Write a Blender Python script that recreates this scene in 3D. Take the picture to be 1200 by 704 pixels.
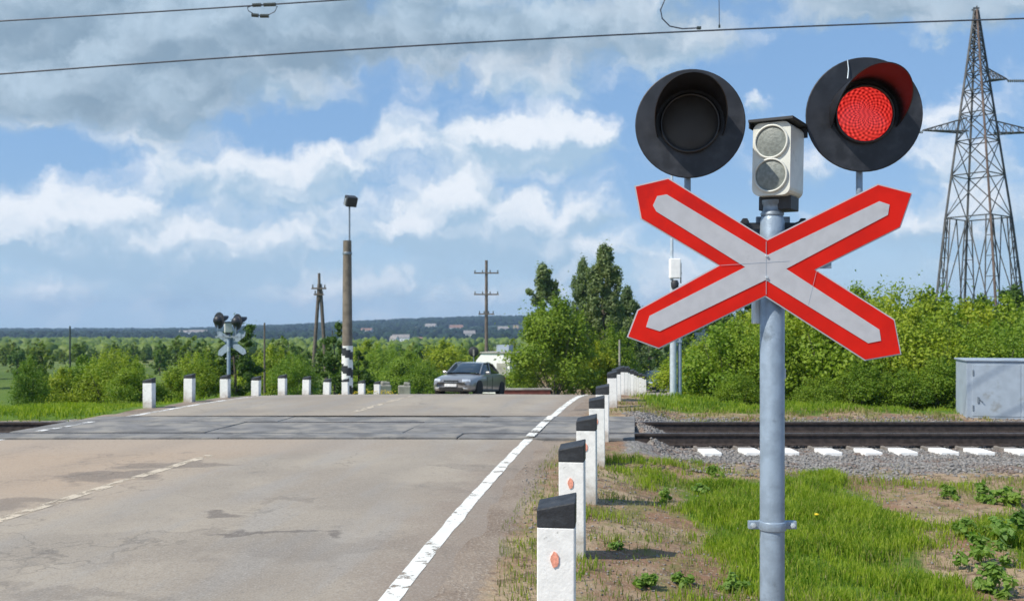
import bpy, math, random
import numpy as np
from mathutils import Vector, Matrix

for o in list(bpy.data.objects):
    bpy.data.objects.remove(o)
S = bpy.context.scene
C = S.collection
R = math.radians
random.seed(7)
rng = np.random.default_rng(7)

# ------------------------------------------------------------------ camera
EYE = 1.65
FPX = 1100.0
cd = bpy.data.cameras.new('camera')
cam = bpy.data.objects.new('camera', cd)
C.objects.link(cam)
cam.location = (0, 0, EYE)
cam.rotation_euler = (R(90), 0, 0)
cd.sensor_width = 36
cd.lens = 36 * FPX / 1200
cd.shift_y = 26 / 1200
cd.clip_start = 0.05
cd.clip_end = 20000
cd.dof.use_dof = True
cd.dof.focus_distance = 4.5
cd.dof.aperture_fstop = 5.6
S.camera = cam
S.view_settings.view_transform = 'Standard'
S.view_settings.look = 'None'
S.view_settings.gamma = 1
S.view_settings.exposure = 0.30

# ------------------------------------------------------------------ light
SUN_EL = 47
to_sun = Vector((-0.90, -0.52, 0)).normalized() * math.cos(R(SUN_EL)) + Vector((0, 0, math.sin(R(SUN_EL))))
sl = bpy.data.lights.new('sun', 'SUN')
sl.energy = 4.3
sl.angle = R(0.5)
sl.color = (1.0, 0.93, 0.81)
sun = bpy.data.objects.new('sun', sl)
C.objects.link(sun)
sun.rotation_euler = to_sun.to_track_quat('Z', 'Y').to_euler()

def nn(nt, t, **kw):
    n = nt.nodes.new(t)
    for k, v in kw.items():
        if k.startswith('i_'):
            key = k[2:]
            key = int(key) if key.isdigit() else key
            n.inputs[key].default_value = v
        else:
            setattr(n, k, v)
    return n

def mth(nt, op, a, b=None, c=None, clamp=False):
    n = nt.nodes.new('ShaderNodeMath')
    n.operation = op
    n.use_clamp = clamp
    for i, v in enumerate((a, b, c)):
        if v is None:
            continue
        if isinstance(v, (int, float)):
            n.inputs[i].default_value = v
        else:
            nt.links.new(v, n.inputs[i])
    return n.outputs[0]

def mixc(nt, fac, a, b, mode='MIX'):
    n = nt.nodes.new('ShaderNodeMix')
    n.data_type = 'RGBA'
    n.blend_type = mode
    for sock, v in ((n.inputs[0], fac), (n.inputs[6], a), (n.inputs[7], b)):
        if isinstance(v, (int, float)):
            sock.default_value = v
        elif isinstance(v, (tuple, list)):
            sock.default_value = (v[0], v[1], v[2], 1)
        else:
            nt.links.new(v, sock)
    return n.outputs[2]

def sstep(nt, v, lo, hi, a=0.0, b=1.0):
    n = nt.nodes.new('ShaderNodeMapRange')
    n.interpolation_type = 'SMOOTHSTEP'
    nt.links.new(v, n.inputs[0])
    n.inputs[1].default_value = lo
    n.inputs[2].default_value = hi
    n.inputs[3].default_value = a
    n.inputs[4].default_value = b
    return n.outputs[0]

# ------------------------------------------------------------------ sky with clouds
W = bpy.data.worlds.new('World')
S.world = W
W.use_nodes = True
nt = W.node_tree
nt.nodes.clear()
L = nt.links.new

def pxdir(px, py):
    return ((px - 600) / FPX, (378 - py) / FPX)

# cloud field: soft ellipses in sky coordinates (tangent of azimuth, tangent of elevation), broken up by fractal noise
tc = nn(nt, 'ShaderNodeTexCoord')
sep = nn(nt, 'ShaderNodeSeparateXYZ'); L(tc.outputs['Generated'], sep.inputs[0])
hl = mth(nt, 'MAXIMUM', mth(nt, 'SQRT', mth(nt, 'ADD', mth(nt, 'MULTIPLY', sep.outputs[0], sep.outputs[0]), mth(nt, 'MULTIPLY', sep.outputs[1], sep.outputs[1]))), .05)
az = mth(nt, 'ARCTAN2', sep.outputs[0], sep.outputs[1])
ca = mth(nt, 'COSINE', mth(nt, 'MINIMUM', mth(nt, 'ABSOLUTE', az), .7))
u = mth(nt, 'MULTIPLY', az, 1.06)
v = mth(nt, 'MINIMUM', mth(nt, 'DIVIDE', sep.outputs[2], mth(nt, 'MULTIPLY', hl, ca)), 4.0)
cmb = nn(nt, 'ShaderNodeCombineXYZ'); L(u, cmb.inputs[0]); L(v, cmb.inputs[1]); cmb.inputs[2].default_value = 1.0
P = cmb.outputs[0]
wn = nn(nt, 'ShaderNodeTexNoise', noise_dimensions='2D'); wn.inputs['Scale'].default_value = 17; wn.inputs['Detail'].default_value = 5; wn.inputs['Roughness'].default_value = .6
L(P, wn.inputs['Vector'])
wm_ = nn(nt, 'ShaderNodeVectorMath', operation='MULTIPLY_ADD'); L(wn.outputs['Color'], wm_.inputs[0]); wm_.inputs[1].default_value = (.085, .060, 0)
wo_ = nn(nt, 'ShaderNodeVectorMath', operation='ADD'); L(P, wo_.inputs[0]); wo_.inputs[1].default_value = (-.0425, -.030, 0); L(wo_.outputs[0], wm_.inputs[2])
Q = wm_.outputs[0]
def field(blobs):
    acc = None
    for (cx, cy, rx, ry, w) in blobs:
        cu, cv = pxdir(cx, cy)
        sx, sy = FPX / rx, FPX / ry
        a = nn(nt, 'ShaderNodeVectorMath', operation='MULTIPLY_ADD'); L(Q, a.inputs[0]); a.inputs[1].default_value = (sx, sy, 1); a.inputs[2].default_value = (-cu * sx, -cv * sy, 0)
        d = nn(nt, 'ShaderNodeVectorMath', operation='DOT_PRODUCT'); L(a.outputs[0], d.inputs[0]); L(a.outputs[0], d.inputs[1])
        e = mth(nt, 'MULTIPLY', mth(nt, 'POWER', .36788, d.outputs['Value']), w * 2.71828)
        m_ = nn(nt, 'ShaderNodeVectorMath', operation='MULTIPLY_ADD'); L(a.outputs[0], m_.inputs[0])
        L(e, m_.inputs[1])
        if acc is not None: L(acc, m_.inputs[2])
        acc = m_.outputs[0]
    o = nn(nt, 'ShaderNodeSeparateXYZ'); L(acc, o.inputs[0])
    return o.outputs[2], o.outputs[1]
white = [(440, 152, 40, 26, 1.0), (570, 160, 60, 28, 1.0), (665, 168, 85, 30, 1.0), 
         (375, 205, 60, 32, .9), (280, 208, 75, 30, .8), (550, 240, 66, 28, 1.0), (130, 295, 95, 36, 1.0), (280, 300, 70, 30, 1.0), (20, 275, 60, 44, .7),
         (645, 306, 66, 20, .9), (475, 277, 42, 16, .7), (420, 325, 150, 16, .5), (703, 253, 48, 15, .8),
         (1092, 122, 38, 26, .8), (897, 126, 20, 16, .9), (1120, 235, 60, 50, .6), (650, 96, 80, 22, .8),
         (930, 205, 40, 24, .55), (835, 52, 50, 26, .7), 
         (200, 262, 420, 62, .66), (620, 280, 170, 56, .5), (300, 345, 560, 20, .5), (1060, 300, 190, 50, .45),
         (390, 145, 50, 22, -.9), (970, 80, 120, 60, -.6), (840, 250, 90, 30, -.4)]
grey = [(110, 20, 300, 50, 1.1), (130, 115, 190, 46, 1.1), (600, 40, 280, 44, 1.0), (60, 60, 160, 40, .5), (340, 40, 130, 50, .7), (1090, 0, 200, 34, .8), (350, -110, 1100, 90, .9)]
fw, fs = field(white)
fg, gs = field(grey)
def cn(offu, offv):
    mp = nn(nt, 'ShaderNodeVectorMath', operation='MULTIPLY_ADD'); L(Q, mp.inputs[0]); mp.inputs[1].default_value = (9, 15, 0); mp.inputs[2].default_value = (offu * 9 + 3.1, offv * 15 + 1.7, 0)
    n1 = nn(nt, 'ShaderNodeTexNoise', noise_dimensions='2D'); L(mp.outputs[0], n1.inputs['Vector'])
    n1.inputs['Scale'].default_value = 1; n1.inputs['Detail'].default_value = 6; n1.inputs['Roughness'].default_value = .48
    return n1.outputs['Fac']
na, nb = cn(0, 0), cn(-.012, .016)
D_ = mth(nt, 'ADD', mth(nt, 'ADD', fw, fg), mth(nt, 'MULTIPLY', mth(nt, 'SUBTRACT', na, .5), 2.3))
sky = nn(nt, 'ShaderNodeTexSky', sky_type='NISHITA')
sky.sun_disc = False
sky.sun_elevation = R(SUN_EL)
sky.sun_rotation = math.atan2(to_sun.x, to_sun.y)
sky.air_density = 1.0
sky.dust_density = 0.6
sky.ozone_density = 1.5
SKY_K = 0.10
k = 1 / SKY_K
dens = sstep(nt, D_, .02, .85)
lit = sstep(nt, mth(nt, 'ADD', mth(nt, 'MULTIPLY', mth(nt, 'SUBTRACT', na, nb), 3.2), mth(nt, 'MULTIPLY', fs, .9)), -.55, .75)
shade = mixc(nt, lit, (.34 * k, .48 * k, .62 * k), (.74 * k, .78 * k, .83 * k))
greyf = mth(nt, 'MULTIPLY', fg, 1.0, clamp=True)
glit = sstep(nt, mth(nt, 'ADD', mth(nt, 'MULTIPLY', mth(nt, 'SUBTRACT', na, nb), 1.6), mth(nt, 'ADD', mth(nt, 'MULTIPLY', gs, .5), mth(nt, 'MULTIPLY', mth(nt, 'SUBTRACT', wn.outputs['Fac'], .5), 1.2))), -.5, .7)
gshade = mixc(nt, glit, (.20 * k, .285 * k, .37 * k), (.41 * k, .53 * k, .64 * k))
shade = mixc(nt, mth(nt, 'MULTIPLY', greyf, .92), shade, gshade)
low = sstep(nt, v, .0, .15, 1, 0)
blue = mixc(nt, .6, sky.outputs[0], (.20 * k, .385 * k, .68 * k))
blue = mixc(nt, mth(nt, 'MULTIPLY', low, .72), blue, (.46 * k, .63 * k, .77 * k))
final = mixc(nt, mth(nt, 'MULTIPLY', dens, mth(nt, 'SUBTRACT', .95, mth(nt, 'MULTIPLY', low, .12))), blue, shade)
bg = nn(nt, 'ShaderNodeBackground'); L(final, bg.inputs[0]); bg.inputs[1].default_value = SKY_K
wo = nn(nt, 'ShaderNodeOutputWorld'); L(bg.outputs[0], wo.inputs[0])

# ------------------------------------------------------------------ materials
def mat(name, col, rough=.7, metal=0, vary=.15, vscale=8, bump=0, bscale=60, col2=None, c2scale=3, c2lo=.5, c2hi=.65, coat=0, spec=.5):
    m = bpy.data.materials.new(name)
    m.use_nodes = True
    nt = m.node_tree
    p = nt.nodes['Principled BSDF']
    p.inputs['Roughness'].default_value = rough
    p.inputs['Metallic'].default_value = metal
    p.inputs['Specular IOR Level'].default_value = spec
    if coat:
        p.inputs['Coat Weight'].default_value = coat
        p.inputs['Coat Roughness'].default_value = .06
    t = nn(nt, 'ShaderNodeTexCoord')
    n = nn(nt, 'ShaderNodeTexNoise'); n.inputs['Scale'].default_value = vscale; n.inputs['Detail'].default_value = 6
    nt.links.new(t.outputs['Object'], n.inputs['Vector'])
    a = tuple(max(0, c * (1 - vary)) for c in col)
    b = tuple(min(1, c * (1 + vary)) for c in col)
    c = mixc(nt, sstep(nt, n.outputs['Fac'], .35, .65), a, b)
    if col2:
        n2 = nn(nt, 'ShaderNodeTexNoise'); n2.inputs['Scale'].default_value = c2scale; n2.inputs['Detail'].default_value = 8
        n2.inputs['Roughness'].default_value = .65
        nt.links.new(t.outputs['Object'], n2.inputs['Vector'])
        c = mixc(nt, sstep(nt, n2.outputs['Fac'], c2lo, c2hi), c, col2)
    nt.links.new(c, p.inputs['Base Color'])
    if bump:
        n3 = nn(nt, 'ShaderNodeTexNoise'); n3.inputs['Scale'].default_value = bscale; n3.inputs['Detail'].default_value = 5
        nt.links.new(t.outputs['Object'], n3.inputs['Vector'])
        bm_ = nn(nt, 'ShaderNodeBump'); bm_.inputs['Strength'].default_value = bump; bm_.inputs['Distance'].default_value = .01
        nt.links.new(n3.outputs['Fac'], bm_.inputs['Height'])
        nt.links.new(bm_.outputs[0], p.inputs['Normal'])
    return m

def emis(name, col, strength, base=(.1, .02, .02)):
    m = mat(name, base, .4)
    p = m.node_tree.nodes['Principled BSDF']
    p.inputs['Emission Color'].default_value = (*col, 1)
    p.inputs['Emission Strength'].default_value = strength
    return m

def leafmat(name, c1, c2, c3, nscale=1.2, trans=.35, hue_obj=.12):
    m = bpy.data.materials.new(name)
    m.use_nodes = True
    nt = m.node_tree
    nt.nodes.clear()
    t = nn(nt, 'ShaderNodeNewGeometry')
    n = nn(nt, 'ShaderNodeTexNoise'); n.inputs['Scale'].default_value = nscale; n.inputs['Detail'].default_value = 3
    nt.links.new(t.outputs['Position'], n.inputs['Vector'])
    n2 = nn(nt, 'ShaderNodeTexNoise'); n2.inputs['Scale'].default_value = nscale * 14; n2.inputs['Detail'].default_value = 2
    nt.links.new(t.outputs['Position'], n2.inputs['Vector'])
    c = mixc(nt, sstep(nt, n.outputs['Fac'], .36, .64), c1, c2)
    c = mixc(nt, sstep(nt, n2.outputs['Fac'], .45, .7), c, c3)
    oi = nn(nt, 'ShaderNodeObjectInfo')
    rr = mth(nt, 'ADD', 1 - hue_obj, mth(nt, 'MULTIPLY', oi.outputs['Random'], 2 * hue_obj))
    cc = nn(nt, 'ShaderNodeCombineXYZ'); nt.links.new(rr, cc.inputs[0]); nt.links.new(mth(nt, 'ADD', mth(nt, 'MULTIPLY', rr, .5), .5), cc.inputs[1]); cc.inputs[2].default_value = 1
    c = mixc(nt, 1.0, c, cc.outputs[0], 'MULTIPLY')
    d = nn(nt, 'ShaderNodeBsdfPrincipled'); d.inputs['Roughness'].default_value = .55; d.inputs['Specular IOR Level'].default_value = .3
    nt.links.new(c, d.inputs['Base Color'])
    tr = nn(nt, 'ShaderNodeBsdfTranslucent')
    nt.links.new(mixc(nt, 1.0, c, (1.25, 1.35, .5), 'MULTIPLY'), tr.inputs[0])
    mx = nn(nt, 'ShaderNodeMixShader'); mx.inputs[0].default_value = trans
    nt.links.new(d.outputs[0], mx.inputs[1]); nt.links.new(tr.outputs[0], mx.inputs[2])
    o = nn(nt, 'ShaderNodeOutputMaterial'); nt.links.new(mx.outputs[0], o.inputs[0])
    return m

M = {}
M['galv'] = mat('galvanised_paint', (.27, .34, .42), .42, .25, .12, 14, .15, 90, col2=(.16, .20, .24), c2scale=9, c2lo=.58, c2hi=.72)
M['steel'] = mat('dull_steel', (.24, .28, .32), .5, .5, .2, 30)
M['silver'] = mat('silver_paint', (.55, .62, .66), .4, .3, .1, 10)
M['black'] = mat('black_paint', (.018, .020, .026), .48, 0, .3, 12, col2=(.045, .048, .055), c2scale=6, c2lo=.5, c2hi=.8)
M['hood'] = mat('hood_paint', (.012, .012, .015), .38, 0, .3, 12, spec=.6)
M['bkbox'] = mat('dark_bracket', (.03, .032, .036), .55)
M['red'] = mat('sign_red', (.66, .014, .006), .55, 0, .08, 6, col2=(.56, .012, .008), c2scale=5, spec=.2)
M['signwhite'] = mat('sign_white', (.50, .51, .54), .5, 0, .04, 20, col2=(.40, .41, .43), c2scale=14, c2lo=.6, c2hi=.8)
M['cream'] = mat('cream_enamel', (.62, .63, .58), .35, 0, .06, 12, col2=(.36, .35, .28), c2scale=16, c2lo=.60, c2hi=.78)
M['lensgrey'] = mat('clear_lens', (.20, .22, .205), .45, 0, .15, 60, .25, 120, spec=.3)
M['darklens'] = mat('dark_lens', (.035, .035, .036), .55, 0, .12, 8, spec=.4)
M['postwhite'] = mat('post_whitewash', (.80, .80, .78), .75, 0, .05, 20, .22, 60, col2=(.42, .42, .40), c2scale=22, c2lo=.62, c2hi=.74)
M['postblack'] = mat('post_black', (.028, .031, .036), .55, 0, .25, 20, .3, 60, col2=(.07, .07, .07), c2scale=20, c2lo=.6, c2hi=.75)
M['orange'] = mat('orange_reflector', (.80, .34, .24), .4, 0, .2, 60)
M['rail'] = mat('rail_rust', (.045, .034, .030), .7, .2, .3, 15, .3, 40)
M['railtop'] = mat('rail_head', (.16, .15, .15), .35, .7, .2, 10)
M['sleeper'] = mat('sleeper_concrete', (.20, .18, .16), .9, 0, .2, 10, .4, 40)
M['sleepwhite'] = mat('sleeper_whitewash', (.85, .85, .83), .8, 0, .04, 15, .3, 60)
M['deck'] = mat('deck_rubber', (.165, .160, .155), .85, 0, .22, 2.2, .6, 40, col2=(.27, .25, .22), c2scale=1.4, c2lo=.45, c2hi=.62)
M['concrete'] = mat('pole_concrete', (.16, .135, .105), .9, 0, .2, 5, .3, 30)
M['wood'] = mat('weathered_wood', (.14, .115, .095), .9, 0, .2, 5)
M['white'] = mat('white_paint', (.86, .86, .84), .6, 0, .05, 10, col2=(.55, .55, .53), c2scale=5, c2lo=.6, c2hi=.8)
M['cabinet'] = mat('cabinet_paint', (.33, .39, .46), .6, 0, .06, 6, .15, 30, col2=(.25, .27, .28), c2scale=3.5, c2lo=.58, c2hi=.72)
M['scuff'] = mat('cabinet_scuff', (.28, .33, .385), .6, 0, .1, 20)
M['pylon'] = mat('pylon_steel', (.085, .085, .085), .65, .3, .3, 2)
M['pylonrust'] = mat('pylon_rust', (.12, .085, .07), .8, .1, .3, 2)
M['wire'] = mat('wire', (.07, .08, .10), .5, .3)
M['insul'] = mat('insulator', (.05, .06, .05), .3)
M['bark'] = mat('bark', (.10, .085, .065), .9, 0, .3, 8, .6, 30)
M['carpaint'] = mat('car_paint', (.29, .28, .275), .28, .45, .06, 3, coat=1)
M['cardark'] = mat('car_paint_dark', (.03, .04, .05), .3, .5, .1, 3, coat=1)
M['glass'] = mat('car_glass', (.02, .03, .04), .05, 0, .1, 3, spec=1)
M['tyre'] = mat('tyre', (.02, .02, .02), .85)
M['rim'] = mat('rim', (.4, .4, .42), .3, .8)
M['lamp'] = mat('headlight', (.75, .78, .8), .12, .4)
M['plate'] = mat('plate', (.7, .7, .7), .4)
M['redwall'] = mat('red_wall', (.16, .045, .035), .8, 0, .25, 3)
M['pale'] = mat('pale_concrete', (.34, .33, .29), .9, 0, .2, 2)
M['roof1'] = mat('roof_grey', (.25, .23, .22), .8, 0, .2, 1)
M['roof2'] = mat('roof_brown', (.22, .13, .10), .8, 0, .2, 1)
M['wall1'] = mat('house_wall', (.62, .60, .55), .8, 0, .1, 1)
M['win'] = mat('window_dark', (.03, .04, .05), .2)
M['stone'] = mat('ballast_stone', (.21, .20, .19), .9, 0, .35, 25, col2=(.16, .12, .10), c2scale=3)
M['yellow'] = mat('yellow_petal', (.75, .55, .02), .7)
M['leafA'] = leafmat('leaf_bright', (.155, .25, .016), (.25, .33, .022), (.34, .40, .045), hue_obj=.26)
M['leafB'] = leafmat('leaf_mid', (.10, .19, .016), (.165, .26, .02), (.25, .33, .035))
M['leafC'] = leafmat('leaf_dark', (.045, .10, .016), (.08, .15, .024), (.13, .20, .035))
M['leafD'] = leafmat('leaf_greygreen', (.12, .18, .07), (.18, .24, .10), (.25, .31, .15))
M['leafW'] = leafmat('weed_leaf', (.13, .25, .04), (.19, .31, .05), (.28, .38, .10), 5, .45)
M['leafV'] = leafmat('valley_leaf', (.11, .19, .035), (.18, .25, .04), (.23, .30, .06), .12, hue_obj=.35)
M['grass'] = leafmat('grass_blade', (.12, .22, .014), (.24, .34, .022), (.38, .43, .07), 2.4, .45)
M['grassdry'] = leafmat('grass_dry', (.15, .19, .03), (.28, .27, .10), (.34, .29, .15), 2.5, .3)
M['far'] = mat('far_forest', (.016, .032, .018), .95, 0, .45, .02, spec=.1)

# red LED lens: bright dots in a dimmer red field
def ledmat():
    m = bpy.data.materials.new('red_led_lens')
    m.use_nodes = True
    nt = m.node_tree
    p = nt.nodes['Principled BSDF']
    t = nn(nt, 'ShaderNodeTexCoord')
    s = nn(nt, 'ShaderNodeSeparateXYZ'); nt.links.new(t.outputs['Object'], s.inputs[0])
    x, z = s.outputs[0], s.outputs[2]
    r = mth(nt, 'SQRT', mth(nt, 'ADD', mth(nt, 'MULTIPLY', x, x), mth(nt, 'MULTIPLY', z, z)))
    th = mth(nt, 'ARCTAN2', x, z)
    rows = mth(nt, 'SINE', mth(nt, 'MULTIPLY', r, 330.0))
    rays = mth(nt, 'SINE', mth(nt, 'MULTIPLY', th, 22.0))
    wav = mth(nt, 'SINE', mth(nt, 'ADD', mth(nt, 'MULTIPLY', x, 300.0), mth(nt, 'MULTIPLY', mth(nt, 'SINE', mth(nt, 'MULTIPLY', z, 150.0)), 1.4)))
    dots = mth(nt, 'ADD', .5, mth(nt, 'ADD', mth(nt, 'MULTIPLY', mth(nt, 'MULTIPLY', rows, rays), .42), mth(nt, 'MULTIPLY', wav, .18)), clamp=True)
    e = mixc(nt, dots, (.30, .001, .003), (.98, .060, .045))
    nt.links.new(e, p.inputs['Emission Color'])
    nt.links.new(mth(nt, 'ADD', .55, mth(nt, 'MULTIPLY', dots, .30)), p.inputs['Emission Strength'])
    p.inputs['Base Color'].default_value = (.12, .004, .004, 1)
    p.inputs['Roughness'].default_value = .25
    return m
M['led'] = ledmat()

# ------------------------------------------------------------------ mesh builder
class MB:
    def __init__(s):
        s.v = []; s.f = []; s.m = []; s.sm = []
    def add(s, vs, fs, mi=0, smooth=False):
        o = len(s.v)
        s.v += [tuple(v) for v in vs]
        s.f += [tuple(i + o for i in f) for f in fs]
        s.m += [mi] * len(fs); s.sm += [smooth] * len(fs)
    def box(s, c, d, mi=0, rot=None):
        x, y, z = (k / 2 for k in d)
        vs = [Vector(p) for p in ((-x, -y, -z), (x, -y, -z), (x, y, -z), (-x, y, -z), (-x, -y, z), (x, -y, z), (x, y, z), (-x, y, z))]
        if rot is not None:
            vs = [rot @ p for p in vs]
        c = Vector(c)
        s.add([p + c for p in vs], [(0, 3, 2, 1), (4, 5, 6, 7), (0, 1, 5, 4), (1, 2, 6, 5), (2, 3, 7, 6), (3, 0, 4, 7)], mi)
    def tube(s, a, b, r0, r1=None, n=12, mi=0, caps=True):
        r1 = r0 if r1 is None else r1
        a, b = Vector(a), Vector(b)
        d = (b - a).normalized()
        up = Vector((0, 0, 1)) if abs(d.z) < .95 else Vector((1, 0, 0))
        x = d.cross(up).normalized(); y = d.cross(x)
        vs = []
        for p, r in ((a, r0), (b, r1)):
            for i in range(n):
                t = 2 * math.pi * i / n
                vs.append(p + x * (r * math.cos(t)) + y * (r * math.sin(t)))
        s.add(vs, [(i, (i + 1) % n, n + (i + 1) % n, n + i) for i in range(n)], mi, n > 4)
        if caps:
            s.add(vs[:n], [tuple(range(n))[::-1]], mi); s.add(vs[n:], [tuple(range(n))], mi)
    def path(s, pts, r, n=8, mi=0):
        pts = [Vector(p) for p in pts]
        vs = []
        for k, p in enumerate(pts):
            d = (pts[min(k + 1, len(pts) - 1)] - pts[max(k - 1, 0)]).normalized()
            up = Vector((0, 0, 1)) if abs(d.z) < .9 else Vector((0, 1, 0))
            x = d.cross(up).normalized(); y = d.cross(x)
            rr = r[k] if isinstance(r, (list, tuple)) else r
            for i in range(n):
                t = 2 * math.pi * i / n
                vs.append(p + x * (rr * math.cos(t)) + y * (rr * math.sin(t)))
        fs = []
        for k in range(len(pts) - 1):
            for i in range(n):
                fs.append((k * n + i, k * n + (i + 1) % n, (k + 1) * n + (i + 1) % n, (k + 1) * n + i))
        s.add(vs, fs, mi, True)
        s.add(vs[:n], [tuple(range(n))[::-1]], mi); s.add(vs[-n:], [tuple(range(n))], mi)
    def lathe(s, prof, axis_o=(0, 0, 0), n=32, mi=0, axis='Y', smooth=True):
        # prof: list of (radius, offset along axis)
        o = Vector(axis_o); vs = []
        for (r, h) in prof:
            for i in range(n):
                t = 2 * math.pi * i / n
                a, b = r * math.cos(t), r * math.sin(t)
                vs.append(o + (Vector((a, h, b)) if axis == 'Y' else Vector((a, b, h)) if axis == 'Z' else Vector((h, a, b))))
        fs = []
        for k in range(len(prof) - 1):
            for i in range(n):
                fs.append((k * n + i, k * n + (i + 1) % n, (k + 1) * n + (i + 1) % n, (k + 1) * n + i))
        s.add(vs, fs, mi, smooth)
        if prof[0][0] > 1e-5: s.add(vs[:n], [tuple(range(n))[::-1]], mi)
        if prof[-1][0] > 1e-5: s.add(vs[-n:], [tuple(range(n))], mi)
    def prism(s, pts, y0, y1, mi=0, mi_back=None):
        # polygon in X,Z extruded along Y
        n = len(pts)
        vs = [(x, y0, z) for x, z in pts] + [(x, y1, z) for x, z in pts]
        s.add(vs, [tuple(range(n))], mi)
        s.add(vs, [tuple(range(n, 2 * n))[::-1]], mi if mi_back is None else mi_back)
        s.add(vs, [(i, (i + 1) % n, n + (i + 1) % n, n + i) for i in range(n)], mi if mi_back is None else mi_back)
    def build(s, name, mats, parent=None, bevel=0, loc=None):
        me = bpy.data.meshes.new(name)
        me.from_pydata(s.v, [], s.f)
        if not isinstance(mats, (list, tuple)): mats = [mats]
        for m in mats: me.materials.append(m)
        me.polygons.foreach_set('material_index', s.m)
        me.polygons.foreach_set('use_smooth', s.sm)
        me.validate(); me.update()
        o = bpy.data.objects.new(name, me)
        C.objects.link(o)
        if parent: o.parent = parent
        if loc: o.location = loc
        if bevel:
            b = o.modifiers.new('bevel', 'BEVEL'); b.width = bevel; b.segments = 2; b.limit_method = 'ANGLE'; b.angle_limit = R(35)
        return o

def tag(o, label=None, cat=None, group=None, kind=None):
    if label: o['label'] = label
    if cat: o['category'] = cat
    if group: o['group'] = group
    if kind: o['kind'] = kind
    return o

def thing(name, loc, label, cat, group=None, rz=0):
    o = bpy.data.objects.new(name, None)
    C.objects.link(o)
    o.empty_display_size = .2
    o.location = loc; o.rotation_euler = (0, 0, rz)
    return tag(o, label, cat, group)

def copy_tree(o, parent=None):
    c = o.copy(); C.objects.link(c); c.parent = parent
    for ch in list(o.children):
        copy_tree(ch, c)
    return c

def np_mesh(name, v, tris, mats, parent=None, midx=None, quads=False):
    me = bpy.data.meshes.new(name)
    k = 4 if quads else 3
    nv, nf = len(v), len(tris)
    me.vertices.add(nv); me.vertices.foreach_set('co', np.asarray(v, dtype=np.float32).ravel())
    me.loops.add(nf * k); me.loops.foreach_set('vertex_index', np.asarray(tris, dtype=np.int32).ravel())
    me.polygons.add(nf)
    me.polygons.foreach_set('loop_start', np.arange(nf, dtype=np.int32) * k)
    me.polygons.foreach_set('loop_total', np.full(nf, k, dtype=np.int32))
    if not isinstance(mats, (list, tuple)): mats = [mats]
    for m in mats: me.materials.append(m)
    if midx is not None: me.polygons.foreach_set('material_index', np.asarray(midx, dtype=np.int32))
    me.update(calc_edges=True)
    o = bpy.data.objects.new(name, me)
    C.objects.link(o)
    if parent: o.parent = parent
    return o

# ------------------------------------------------------------------ lie of the land
def softp(t, w):
    return np.where(t / w > 30, t, w * np.log1p(np.exp(np.minimum(t / w, 30))))
def smooth(a, b, t):
    t = np.clip((t - a) / (b - a), 0, 1)
    return t * t * (3 - 2 * t)
def prof(y):
    y = np.asarray(y, float)
    z = -.079 * softp(y - 21.5, .9) + .079 * softp(y - 74, 6)
    return z
def road_r(y):      # world x of the right edge line
    y = np.asarray(y, float)
    t = np.clip(y - 5.57, 0, 14.1)
    return -.73 + .108 * (y - 5.57) + .0022 * t ** 2 + .058 * np.maximum(y - 19.67, 0) + .0045 * np.maximum(y - 38, 0) ** 2
ROADW = 7.45
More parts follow.
